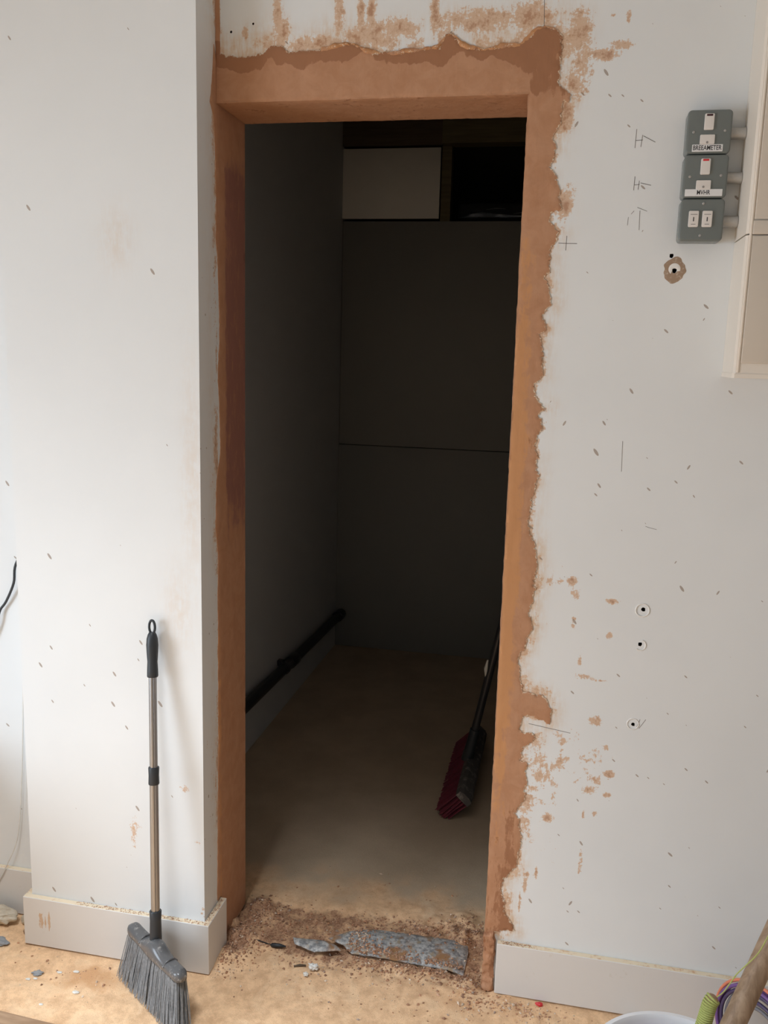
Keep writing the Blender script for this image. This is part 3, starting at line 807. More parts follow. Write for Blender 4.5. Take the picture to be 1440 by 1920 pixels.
def build_floor():
    xs = np.unique(np.r_[[RX0, -1.6, -1.0], np.arange(-0.72, 1.46, 0.0075), [1.8, 2.4, RX1]])
    ys = np.unique(np.r_[[RY0, -3, -2, -1.3, -0.9], np.arange(-0.72, 0.42, 0.0075), np.arange(0.45, 2.6, 0.05), [3.3]])
    X, Y = np.meshgrid(xs, ys, indexing='ij'); x = X.ravel(); y = Y.ravel()
    V = np.c_[x, y, floor_h(x, y)]
    n = len(ys)
    I, J = np.meshgrid(np.arange(len(xs) - 1), np.arange(n - 1), indexing='ij'); i = I.ravel(); j = J.ravel()
    F = np.c_[i * n + j, (i + 1) * n + j, (i + 1) * n + j + 1, i * n + j + 1].tolist()
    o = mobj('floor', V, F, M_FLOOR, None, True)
    nz = fbm(x * 11, y * 11, 4)
    orange = 0.75 * np.exp(-(((x + 0.27) / 0.11) ** 2 + ((y + 0.20) / 0.05) ** 2)) + 0.4 * np.exp(-(((x - 0.62) / 0.2) ** 2 + ((y + 0.05) / 0.06) ** 2)) + 0.35 * np.exp(-(((x - 0.2) / 0.15) ** 2 + ((y - 0.02) / 0.05) ** 2)) + 0.28 * sstep(0.5, 0.7, nz) * (y < 0)
    inn = sstep(-0.05, 0.0, x) * sstep(XR + 0.02, XR - 0.02, x)
    deb = inn * sstep(-0.04, 0.03, y + (nz - 0.5) * 0.08) * sstep(0.27, 0.19, y + (nz - 0.5) * 0.08) * 0.62
    for hx_, hy_, r_, s_ in ((0.03, 0.03, 0.09, 0.8), (0.05, 0.17, 0.07, 0.6), (0.67, 0.2, 0.08, 0.5), (0.70, -0.02, 0.05, 0.5)):
        deb = np.maximum(deb, s_ * np.exp(-((x - hx_) ** 2 + (y - hy_) ** 2) / r_ ** 2))
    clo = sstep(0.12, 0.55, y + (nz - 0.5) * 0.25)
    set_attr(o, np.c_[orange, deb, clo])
    return tag(o, 'dusty sand-coloured screed floor running through the doorway', 'floor', kind='structure')
floor = build_floor()

# ------------------------------------------------------------------ rest of the room (behind the camera)
def quadring(name, fixed, u0, u1, v0, v1, hu0, hu1, hv0, hv1, th, mat, label):
    # wall in plane x = fixed (u = y, v = z) with one rectangular opening
    V, F = [], []
    for dx in (0, -th):
        for u, v in ((u0, v0), (u1, v0), (u1, v1), (u0, v1), (hu0, hv0), (hu1, hv0), (hu1, hv1), (hu0, hv1)):
            V.append((fixed + dx, u, v))
    for b in (0, 8):
        for k in range(4): F.append((b + k, b + (k + 1) % 4, b + 4 + (k + 1) % 4, b + 4 + k))
    for k in range(4):
        F.append((4 + k, 4 + (k + 1) % 4, 12 + (k + 1) % 4, 12 + k)); F.append((k, (k + 1) % 4, 8 + (k + 1) % 4, 8 + k))
    o = mobj(name, V, F, mat); fix_normals(o)
    return tag(o, label, 'wall', kind='structure')
quadring('wall_left', RX0, RY0, 0, 0, CEIL, WIN['y0'], WIN['y1'], WIN['z0'], WIN['z1'], 0.2, M_ROOM, 'white room wall with the daylight window, out of view to the left')
def room_box(name, a, b, mat, label, cat='wall'):
    return tag(box(name, a, b, mat), label, cat, kind='structure')
room_box('wall_right', (RX1, RY0, 0), (RX1 + 0.1, 0, CEIL), M_ROOM, 'white room wall out of view to the right')
room_box('wall_near', (RX0, RY0 - 0.1, 0), (RX1, RY0, CEIL), M_ROOM, 'white room wall behind the viewer')
room_box('ceiling', (RX0 - 0.2, RY0 - 0.1, CEIL), (RX1 + 0.1, T, CEIL + 0.1), M_CEIL, 'white room ceiling above the doorway wall', 'ceiling')
room_box('added_shade_block', (RX0, -0.62, 0), (-0.79, -0.02, 0.55), M_ROOM, 'low white block added out of view at the left to shade the recess and pillar foot')  # added to cast the shade low on the pillar; its shape is a guess
y0, y1, z0, z1 = WIN['y0'], WIN['y1'], WIN['z0'], WIN['z1']
pf = tag(box('trim_6', (PANEL[0] - 0.32, PANEL[1] - 0.32, CEIL - 0.008), (PANEL[0] - 0.285, PANEL[1] + 0.32, CEIL), M_WHITEPL), 'frame of the ceiling light panel, out of view above', 'light frame', kind='structure')
box('frame_bar', (PANEL[0] + 0.285, PANEL[1] - 0.32, CEIL - 0.008), (PANEL[0] + 0.32, PANEL[1] + 0.32, CEIL), M_WHITEPL, pf)
box('frame_bar', (PANEL[0] - 0.285, PANEL[1] - 0.32, CEIL - 0.008), (PANEL[0] + 0.285, PANEL[1] - 0.285, CEIL), M_WHITEPL, pf)
box('frame_bar', (PANEL[0] - 0.285, PANEL[1] + 0.285, CEIL - 0.008), (PANEL[0] + 0.285, PANEL[1] + 0.32, CEIL), M_WHITEPL, pf)
w1 = tag(box('window_1', (RX0 - 0.19, y0, z0), (RX0 - 0.05, y0 + 0.05, z1), M_WHITEPL), 'white framed open window out of view to the left', 'window', kind='structure')
box('window_frame', (RX0 - 0.19, y1 - 0.05, z0), (RX0 - 0.05, y1, z1), M_WHITEPL, w1)
box('window_frame', (RX0 - 0.19, y0 + 0.05, z0), (RX0 - 0.05, y1 - 0.05, z0 + 0.05), M_WHITEPL, w1)
box('window_frame', (RX0 - 0.19, y0 + 0.05, z1 - 0.05), (RX0 - 0.05, y1 - 0.05, z1), M_WHITEPL, w1)

# ------------------------------------------------------------------ closet beyond the doorway
CT = 3.05
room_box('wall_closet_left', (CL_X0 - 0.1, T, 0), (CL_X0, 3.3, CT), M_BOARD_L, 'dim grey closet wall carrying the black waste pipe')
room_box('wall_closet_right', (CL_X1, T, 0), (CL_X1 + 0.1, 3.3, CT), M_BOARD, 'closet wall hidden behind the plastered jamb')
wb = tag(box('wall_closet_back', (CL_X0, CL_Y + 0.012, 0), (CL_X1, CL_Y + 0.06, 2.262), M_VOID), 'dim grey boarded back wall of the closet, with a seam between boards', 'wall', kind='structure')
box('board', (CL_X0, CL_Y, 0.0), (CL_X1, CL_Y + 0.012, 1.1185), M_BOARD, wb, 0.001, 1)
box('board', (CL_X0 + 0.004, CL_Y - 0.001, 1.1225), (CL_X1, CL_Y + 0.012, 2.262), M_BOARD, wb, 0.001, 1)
box('board', (CL_X0, CL_Y - 0.006, 2.275), (0.150, CL_Y + 0.010, 2.612), M_BOARD_W, wb, 0.0015, 1)
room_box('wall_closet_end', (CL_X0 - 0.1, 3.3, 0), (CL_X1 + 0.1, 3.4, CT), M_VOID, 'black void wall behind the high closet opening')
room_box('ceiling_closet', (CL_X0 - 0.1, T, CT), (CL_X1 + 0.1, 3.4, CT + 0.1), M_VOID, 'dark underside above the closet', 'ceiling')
room_box('trim_1', (0.156, CL_Y + 0.002, 2.262), (0.205, CL_Y + 0.075, 2.62), M_TIMBER, 'dark upright timber stud beside the white panel high in the closet', 'timber')
room_box('trim_2', (0.160, CL_Y - 0.045, 2.622), (CL_X1, CL_Y + 0.05, 2.742), M_TIMBER, 'olive-brown timber beam above the dark opening high in the closet', 'timber')
room_box('trim_3', (CL_X0, CL_Y - 0.020, 2.622), (0.158, CL_Y + 0.05, 2.80), M_TIMBER2, 'dark brown timber beam above the white panel high in the closet', 'timber')
room_box('trim_4', (CL_X0, CL_Y - 0.30, 2.83), (CL_X1, CL_Y - 0.25, 3.0), M_TIMBER2, 'dark joist under the closet roof', 'timber')

def wrapped_roll():
    V, F = [], []
    n, L = 40, 50
    x0, x1 = 0.222, 0.80
    for i in range(L + 1):
        t = i / L; x = x0 + (x1 - x0) * t
        e = 0.97 - 0.25 * max(0, 1 - t / 0.02)
        for k in range(n):
            a = 2 * math.pi * k / n
            c, s = math.cos(a), math.sin(a)
            rr = e * (1 + 0.05 * float(fbm(np.array([a * 5.0 + 40]), np.array([x * 9]), 3)[0] - 0.5) * 2)
            q = (abs(c) ** 4 + abs(s) ** 4) ** -0.25
            V.append((x, 2.80 + 0.13 * rr * q * c, 2.325 + 0.062 * rr * q * s))
    for i in range(L):
        for k in range(n):
            k2 = (k + 1) % n; F.append((i * n + k, i * n + k2, (i + 1) * n + k2, (i + 1) * n + k))
    F.append(tuple(range(n - 1, -1, -1))); F.append(tuple(range(L * n, (L + 1) * n)))
    r = empty('wrapped_roll', (0.5, 2.80, 2.262), 'glossy black film-wrapped roll lying in the high closet opening', 'roll')
    mobj('film', V, F, M_BLACKFILM, r, True)
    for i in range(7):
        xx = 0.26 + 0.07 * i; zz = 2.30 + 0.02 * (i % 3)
        tube('crease_glint', [(xx - 0.03, 2.800 - 0.131, zz - 0.002), (xx + 0.02, 2.80 - 0.134, zz + 0.003), (xx + 0.07, 2.80 - 0.131, zz + 0.001)], [0.0006, 0.0016, 0.0006], M_GREYCHIP, r, 5)  # pale strips stand in for reflections along the film's creases
    return r
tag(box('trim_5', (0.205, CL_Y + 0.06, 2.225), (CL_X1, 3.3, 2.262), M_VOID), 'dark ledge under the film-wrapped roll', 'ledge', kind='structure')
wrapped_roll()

# waste pipe along the closet's left wall
pp = empty('waste_pipe', (-0.315, 1.4, 0.0), 'black waste pipe running along the foot of the closet wall', 'pipe')
def pz(y): return 0.241 - 0.058 * (y - 1.035) / 1.5
tube('pipe', [(-0.315, T + 0.002, pz(T)), (-0.315, 1.2, pz(1.2)), (-0.315, CL_Y - 0.004, pz(CL_Y))], 0.0235, M_PIPE, pp, 20)
tube('coupling', [(-0.315, 1.60, pz(1.60)), (-0.315, 1.605, pz(1.605)), (-0.315, 1.685, pz(1.685)), (-0.315, 1.69, pz(1.69))], [0.025, 0.0285, 0.0285, 0.025], M_PIPE, pp, 20)
cl = tube('clip_ring', [(-0.315, 1.52, pz(1.52)), (-0.315, 1.54, pz(1.54))], 0.0275, M_PIPE, pp, 20)
box('clip_tab', (CL_X0, 1.515, pz(1.53) + 0.012), (-0.32, 1.545, pz(1.53) + 0.036), M_PIPE, cl, 0.003)
tube('end_socket', [(-0.315, CL_Y - 0.075, pz(2.46)), (-0.315, CL_Y - 0.003, pz(2.53))], 0.029, M_PIPE, pp, 20)

# ------------------------------------------------------------------ push broom in the closet
def push_broom():
    y0, y1 = 0.81, 1.40
    blk = Vector((0.572, 0, 0.088))                     # block centre (cross-section)
    d = Vector((-0.68, 0, -0.73)).normalized()          # bristle direction
    w = Vector((-d.z, 0, d.x)) * -1                     # across the block
    r = empty('push_broom', (0.54, 1.1, 0), 'wide push broom with dark red bristles leaning inside the closet', 'broom')
    hw, hh = 0.030, 0.014
    V = []
    prof = [(-hw, -hh), (-hw, hh * 0.5), (-hw * 0.55, hh), (hw * 0.55, hh), (hw, hh * 0.5), (hw, -hh)]
    ysec = np.linspace(y0, y1, 14)
    for y in ysec:
        sc = 0.94 if y in (ysec[0], ysec[-1]) else 1
        for a, b in prof:
            p = blk + w * a * sc - d * b * sc; V.append((p.x, float(y), p.z))
    n = len(prof); F = []
    for i in range(len(ysec) - 1):
        for k in range(n): F.append((i * n + k, i * n + (k + 1) % n, (i + 1) * n + (k + 1) % n, (i + 1) * n + k))
    F += [tuple(range(n)), tuple(range((len(ysec) - 1) * n, len(ysec) * n))]
    bl = fix_normals(mobj('block', V, F, M_BLOCK, r))
    # bristle tufts in four rows, one stray dark gap as in the photo
    BV, BF = [], []
    for row in range(5):
        a = -0.024 + 0.012 * row
        for y in np.arange(y0 + 0.008, y1 - 0.006, 0.0045):
            if abs(y - 1.03) < 0.004: continue
            for _ in range(2):
                p0 = blk + w * (a + random.uniform(-0.0025, 0.0025)) + d * hh * 0.8
                L = 0.098 + random.uniform(-0.004, 0.004)
                fl = a * 0.22 + random.uniform(-0.003, 0.003); fy = random.uniform(-0.004, 0.004)
                p1 = p0 + d * L + w * fl
                if p1.z < 0.003: p1 = p1 + Vector((-0.004, 0, 0.003 - p1.z))
                b = len(BV); q = 0.0016
                for P, yy in ((p0, y), (p1, y + fy)):
                    BV += [(P.x - q, yy - q, P.z), (P.x + q, yy - q, P.z), (P.x, yy + q, P.z + q)]
                BF += [(b, b + 1, b + 4, b + 3), (b + 1, b + 2, b + 5, b + 4), (b + 2, b, b + 3, b + 5), (b + 3, b + 4, b + 5)]
    tag(mobj('bristles', BV, BF, M_REDBR, bl), 'dark red bristles', kind='stuff')
    base = Vector((0.552, 1.10, 0.108)); top = Vector((0.793, 1.10, 1.36))
    ax = (top - base).normalized()
    tube('socket', [base - ax * 0.012, base + ax * 0.05, base + ax * 0.115], [0.024, 0.020, 0.0185], M_BLACKPL, r, 16)
    hd = tube('handle', [base + ax * 0.02, base + ax * 0.6, top], 0.0145, M_PIPE, r, 16)
    c0 = base + ax * 0.365
    tag(tube('tape_scrap', [c0 + Vector((-0.0155, -0.004, -0.035)), c0 + Vector((-0.017, -0.006, 0)), c0 + Vector((-0.012, -0.008, 0.035))], [0.004, 0.0075, 0.003], M_PAPER, hd, 8), 'scrap of pale tape')
    return r
push_broom()

# ------------------------------------------------------------------ angled broom in front of the pillar
def grey_broom():
    Mp = Vector((-0.08, -0.226, 0.14)); Tp = Vector((-0.1215, -0.1285, 0.943)); ax = Tp - Mp
    r = empty('angle_broom', (-0.08, -0.24, 0), 'grey bristle broom with telescopic steel handle leaning against the pillar', 'broom')
    A = Vector((-0.178, -0.166, 0.138)); B = Vector((0.033, -0.315, 0.138)); d = (B - A).normalized(); s = Vector((-d.y, d.x, 0))
    # head: rounded cap, raised towards the socket, hooked ends
    V, F = [], []
    N = 28; n = 16
    L = (B - A).length
    for i in range(N + 1):
        t = i / N
        p = A.lerp(B, t)
        hump = 0.020 * math.exp(-((t - 0.52) / 0.13) ** 2)
        end = min(1, (min(t, 1 - t) / 0.06)) ** 0.5
        half = (0.0175 + 0.004 * math.exp(-((t - 0.52) / 0.18) ** 2)) * (0.55 + 0.45 * end)
        top = (0.012 + hump + 0.006 * (abs(t - 0.5) * 2) ** 3) * (0.45 + 0.55 * end); bot = -0.016 * (0.5 + 0.5 * end)
        for k in range(n):
            a = 2 * math.pi * k / n; c, q = math.cos(a), math.sin(a)
            sx = math.copysign(abs(c) ** 0.7, c) * half; sz = (top if q > 0 else -bot) * math.copysign(abs(q) ** 0.7, q)
            V.append(tuple(p + s * sx + Vector((0, 0, sz))))
    for i in range(N):
        for k in range(n): F.append((i * n + k, i * n + (k + 1) % n, (i + 1) * n + (k + 1) % n, (i + 1) * n + k))
    F += [tuple(range(n)), tuple(range(N * n, (N + 1) * n))]
    hd = mobj('broom_head', V, F, M_GREYPL, r); fix_normals(hd); smooth_by_angle(hd, 55)
    # raised ribs on the cap
    for t in (0.30, 0.76):
        p = A.lerp(B, t) + Vector((0, 0, 0.010))
        tube('rib', [p - s * 0.019 + Vector((0, 0, -0.006)), p - s * 0.010 + Vector((0, 0, 0.004)), p + Vector((0, 0, 0.006)), p + s * 0.010 + Vector((0, 0, 0.004)), p + s * 0.019 + Vector((0, 0, -0.006))], 0.0028, M_GREYPL, hd, 8)
    # bristles
    BV, BF = [], []
    for row in range(8):
        o = -0.0145 + 0.0041 * row
        for u in np.linspace(0.012, L - 0.012, 92):
            uu = u + random.uniform(-0.0015, 0.0015); fr = (uu / L - 0.5)
            p0 = A + d * uu + s * (o + random.uniform(-0.0015, 0.0015)) + Vector((0, 0, -0.010))
            tip = A + d * (uu + fr * 0.055 + random.uniform(-0.004, 0.004)) + s * (o * 1.6 + random.uniform(-0.003, 0.003)) + s * -0.012
            tip.z = max(0.002, 0.003 + random.uniform(0, 0.008))
            mid = p0.lerp(tip, 0.5) + d * random.uniform(-0.003, 0.003) + s * random.uniform(-0.003, 0.003)
            b = len(BV); q = 0.0010
            for P in (p0, mid, tip):
                BV += [(P.x - q, P.y - q, P.z), (P.x + q, P.y - q, P.z), (P.x, P.y + q, P.z)]
            for j in (0, 3):
                BF += [(b + j, b + j + 1, b + j + 4, b + j + 3), (b + j + 1, b + j + 2, b + j + 5, b + j + 4), (b + j + 2, b + j, b + j + 3, b + j + 5)]
            BF.append((b + 6, b + 7, b + 8))
    tag(mobj('bristles', BV, BF, M_BRISTLE, hd), 'stiff grey bristles', kind='stuff')
    at = lambda t: Mp + ax * t
    tube('socket', [at(-0.005), at(0.03), at(0.085), at(0.112), at(0.114)], [0.0145, 0.0150, 0.0140, 0.0150, 0.0140], M_BLACKPL, r, 20)
    def fluted(name, a, b, rad):
        # drawn tube with shallow lengthwise flutes
        V, F = [], []; n = 48; dz = ax.normalized(); e1 = dz.cross(Vector((0, 1, 0))).normalized(); e2 = dz.cross(e1)
        for t in (a, b):
            for k in range(n):
                q = 2 * math.pi * k / n; rr = rad * (1 - (0.13 if k % 8 == 0 else 0.0))
                V.append(tuple(at(t) + (e1 * math.cos(q) + e2 * math.sin(q)) * rr))
        F = [(k, (k + 1) % n, n + (k + 1) % n, n + k) for k in range(n)] + [tuple(range(n)), tuple(range(n, 2 * n))]
        return smooth_by_angle(fix_normals(mobj(name, V, F, M_STEEL, r)), 25)
    fluted('lower_tube', 0.09, 0.53, 0.0108)
    fluted('upper_tube', 0.50, 0.86, 0.0098)
    tube('clamp_collar', [at(0.508), at(0.511), at(0.535), at(0.558), at(0.561)], [0.0128, 0.0135, 0.0128, 0.0135, 0.0128], M_BLACKPL, r, 20)
    g = tube('grip', [at(t) for t in (0.838, 0.842, 0.86, 0.885, 0.91, 0.935, 0.955, 0.968, 0.974)], [0.0128, 0.0138, 0.0134, 0.0124, 0.0138, 0.0148, 0.0136, 0.0105, 0.0075], M_BLACKPL, r, 20)
    c = at(0.990); axn = ax.normalized(); side = Vector((1, 0, 0))
    tube('hanging_loop', [c + axn * 0.013 * math.cos(a) * 1.25 + side * 0.0075 * math.sin(a) for a in np.linspace(0, 2 * math.pi, 25)], 0.0032, M_BLACKPL, g, 8)
    return r
grey_broom()

# ------------------------------------------------------------------ switch boxes
def text_mesh(body, size, bold=0.0):
    cu = bpy.data.curves.new('lettering', 'FONT'); cu.body = body; cu.size = size; cu.align_x = 'CENTER'; cu.align_y = 'CENTER'; cu.extrude = 0.00012; cu.offset = bold
    o = bpy.data.objects.new('lettering_tmp', cu); C.objects.link(o)
    dg = bpy.context.evaluated_depsgraph_get(); dg.update()
    me = bpy.data.meshes.new_from_object(o.evaluated_get(dg))
    bpy.data.objects.remove(o)
    return me
def text(body, x, y, z, size, width, mat, parent, bold=0.0):
    me = text_mesh(body, size, bold)
    xs = [v.co.x for v in me.vertices]; k = width / (max(xs) - min(xs)); mid = (max(xs) + min(xs)) / 2
    V = [(x + (v.co.x - mid) * k, y - v.co.z, z + v.co.y) for v in me.vertices]
    return mobj('lettering', V, [tuple(p.vertices) for p in me.polygons], mat, parent)

BX, BZ, BD, BW = 1.0452, 2.117, 0.0424, 0.087
def switch_box(i, label):
    cx, cz = BX + BW / 2, BZ - BW * (i + 0.5)
    r = empty('switch_box', (cx, 0, cz), label, 'switch', 'grey metal switch boxes')
    h = BW - 0.0016
    slab('back_box', cx, cz, BW, h, -0.0002, -0.031, 0.008, 0.001, M_GREYBOX, r)
    fp = slab('face_plate', cx, cz, BW + 0.001, h, -0.0315, -BD, 0.0085, 0.0045, M_GREYBOX, r)
    tube('conduit', [(BX + BW - 0.001, -0.020, cz), (1.163, -0.020, cz)], 0.0118, M_CONDUIT, r, 20)
    def screw(sx, sz):
        s_ = tube('screw', [(cx + sx, -BD + 0.001, cz + sz), (cx + sx, -BD - 0.0012, cz + sz), (cx + sx, -BD - 0.0018, cz + sz)], [0.0026, 0.0026, 0.0016], M_SCREW, fp, 14)
    yb = -BD + 0.0005
    if i < 2:
        screw(-0.0305, -0.001); screw(0.0305, 0.001)
        rk = slab('rocker', cx - 0.0015, cz + 0.0185, 0.0190, 0.0315, yb, -BD - 0.0045, 0.0025, 0.0016, M_WHITEPL, r)
        tag(slab('neon_lamp', cx - 0.0015, cz + 0.0310, 0.0120, 0.0038, -BD - 0.004, -BD - 0.0049, 0.0008, 0.0003, M_RED if i else M_DARKRED, rk), 'lit red neon' if i else 'dark unlit neon')
        fc = slab('fuse_carrier', cx - 0.0025, cz - 0.0155 - (0.002 if i else 0), 0.0290, 0.0185, yb, -BD - 0.0030, 0.0020, 0.0010, M_WHITEPL, r)
        tube('carrier_screw', [(cx - 0.0025, -BD - 0.0028, cz - 0.0215), (cx - 0.0025, -BD - 0.0036, cz - 0.0215)], 0.0024, M_INKG, fc, 10)
        w_, z_ = (0.0600, cz - 0.0320) if i == 0 else (0.0740, cz - 0.0325)
        lp = slab('label_plate', cx - 0.001, z_, w_, 0.0138, yb, -BD - 0.0009, 0.0006, 0.0002, M_LABEL, r)
        text('BREEAMETER' if i == 0 else 'MVHR', cx - 0.001, -BD - 0.00095, z_, 0.0130 if i == 0 else 0.0122, 0.0560 if i == 0 else 0.0260, M_INK, lp, 0.0002)
    else:
        screw(0.001, 0.0330); screw(-0.001, -0.0310)
        for k, sx in enumerate((-0.0165, 0.0105)):
            ks = slab('key_switch', cx + sx, cz + 0.002, 0.0200, 0.0325, yb, -BD - 0.0045, 0.0025, 0.0014, M_WHITEPL, r)
            box('key_slot', (cx + sx - 0.0010, -BD - 0.00475, cz - 0.0030), (cx + sx + 0.0010, -BD - 0.0040, cz + 0.0055), M_INK, ks)
            # worn, unreadable printing above and below the key slot
            box('faded_print', (cx + sx - 0.0065, -BD - 0.0047, cz + 0.0100), (cx + sx + 0.0070, -BD - 0.0044, cz + 0.0115), M_INKG, ks)
            box('faded_print', (cx + sx - 0.0045, -BD - 0.0047, cz - 0.0095), (cx + sx + 0.0045, -BD - 0.0044, cz - 0.0081), M_INKG, ks)
    return r
switch_box(0, 'top grey metal switch box labelled BREEAMETER, with an unlit neon')
switch_box(1, 'middle grey metal switch box labelled MVHR, with a lit red neon')
switch_box(2, 'bottom grey metal switch box with two white key switches')

# ------------------------------------------------------------------ vertical trunking
def trunking():
    x0, x1, yd = 1.1639, 1.372, 0.1368
    r = empty('cable_trunking', (x0 + 0.1, 0, 1.579), 'tall cream vertical cable trunking fixed to the wall beside the switches', 'trunking')
    def seg(name, z0, z1, grow, mat, ch=0.007):
        g = grow
        plan = [(x0 - g, -0.0003), (x0 - g, -yd - g + ch), (x0 - g + ch * 0.6, -yd - g), (x1 + g - ch * 0.6, -yd - g), (x1 + g, -yd - g + ch), (x1 + g, -0.0003)]
        n = len(plan)
        V = [(a, b, z0) for a, b in plan] + [(a, b, z1) for a, b in plan]
        F = [(k, (k + 1) % n, n + (k + 1) % n, n + k) for k in range(n)] + [tuple(range(n - 1, -1, -1)), tuple(range(n, 2 * n))]
        return fix_normals(mobj(name, V, F, mat, r))
    seg('body', 1.581, 1.8575, 0.0, M_TRUNK); seg('body', 1.8605, CEIL - 0.002, 0.0, M_TRUNK)
    seg('end_cap', 1.579, 1.588, 0.0012, M_TRUNK, 0.006)
    box('lid', (x0 + 0.012, -yd - 0.0045, 1.609), (x1 - 0.012, -yd + 0.001, 1.8560), M_TRUNK_L, r, 0.0015)
    box('joint_cover', (x0 + 0.0105, -yd - 0.0065, 1.8585), (x1 - 0.0105, -yd + 0.001, 1.8850), M_TRUNK_L, r, 0.0015)
    box('lid', (x0 + 0.012, -yd - 0.0045, 1.8870), (x1 - 0.012, -yd + 0.001, CEIL - 0.01), M_TRUNK_L, r, 0.0015)
    box('edge_bead', (x0 + 0.0055, -yd - 0.0022, 1.59), (x0 + 0.0105, -yd + 0.001, CEIL - 0.01), M_TRUNK, r, 0.001, 1)
trunking()

# ------------------------------------------------------------------ cables in the left recess
tag(tube('black_cable', spline([(-0.52, -0.016, 1.10), (-0.563, -0.016, 1.033), (-0.572, -0.016, 0.981), (-0.600, -0.012, 0.927), (-0.620, -0.012, 0.900), (-0.632, -0.013, 0.860), (-0.66, -0.014, 0.80)], 6), 0.0034, M_BLACKPL),
    'thick black cable hanging in the recess left of the pillar', 'cable')
tag(tube('white_wire', spline([(-0.545, -0.003, 1.22), (-0.555, -0.003, 0.95), (-0.566, -0.006, 0.681), (-0.578, -0.012, 0.429), (-0.598, -0.014, 0.249), (-0.630, -0.0215, 0.161), (-0.671, -0.0215, 0.088), (-0.74, -0.0215, 0.012)], 8), 0.0017, M_WHITEWIRE, None, 8),
    'thin white wire trailing down the recess wall to the floor', 'wire')

# ------------------------------------------------------------------ threshold strip and floor bits
def sheet_strip(name, poly, arch, z, label, curl=0.0):
    out = ragged(poly, 0.006, 0.0020, 3.1, 70, True)
    ys = np.array([p[1] for p in poly]); yc, yh = (ys.max() + ys.min()) / 2, (ys.max() - ys.min()) / 2
    xm = max(p[0] for p in poly)
    def f(u, v, d):
        zz = z + arch * (1 - ((v - yc) / yh) ** 2) - curl * max(0, (u - xm + 0.05) / 0.05) ** 2 + d
        return (u, v, zz)
    o = patch(name, out, f, 0.0035, galv, None, grid=0.010, rough=0.0012)
    return tag(o, label, 'metal strip')
galv = galvanised()
sheet_strip('threshold_strip', [(0.285, 0.075), (0.33, 0.115), (0.394, 0.150), (0.53, 0.160), (0.664, 0.163), (0.668, 0.10), (0.664, 0.036), (0.56, 0.040), (0.45, 0.042), (0.36, 0.040), (0.33, 0.062)], 0.010, 0.004,
            'long dented grey metal strip lying across the threshold rubble', 0.010)
sheet_strip('metal_scrap', [(0.190, 0.055), (0.235, 0.062), (0.285, 0.070), (0.33, 0.035), (0.26, 0.018), (0.20, 0.032)], 0.006, 0.008, 'short torn grey metal scrap left of the long threshold strip')

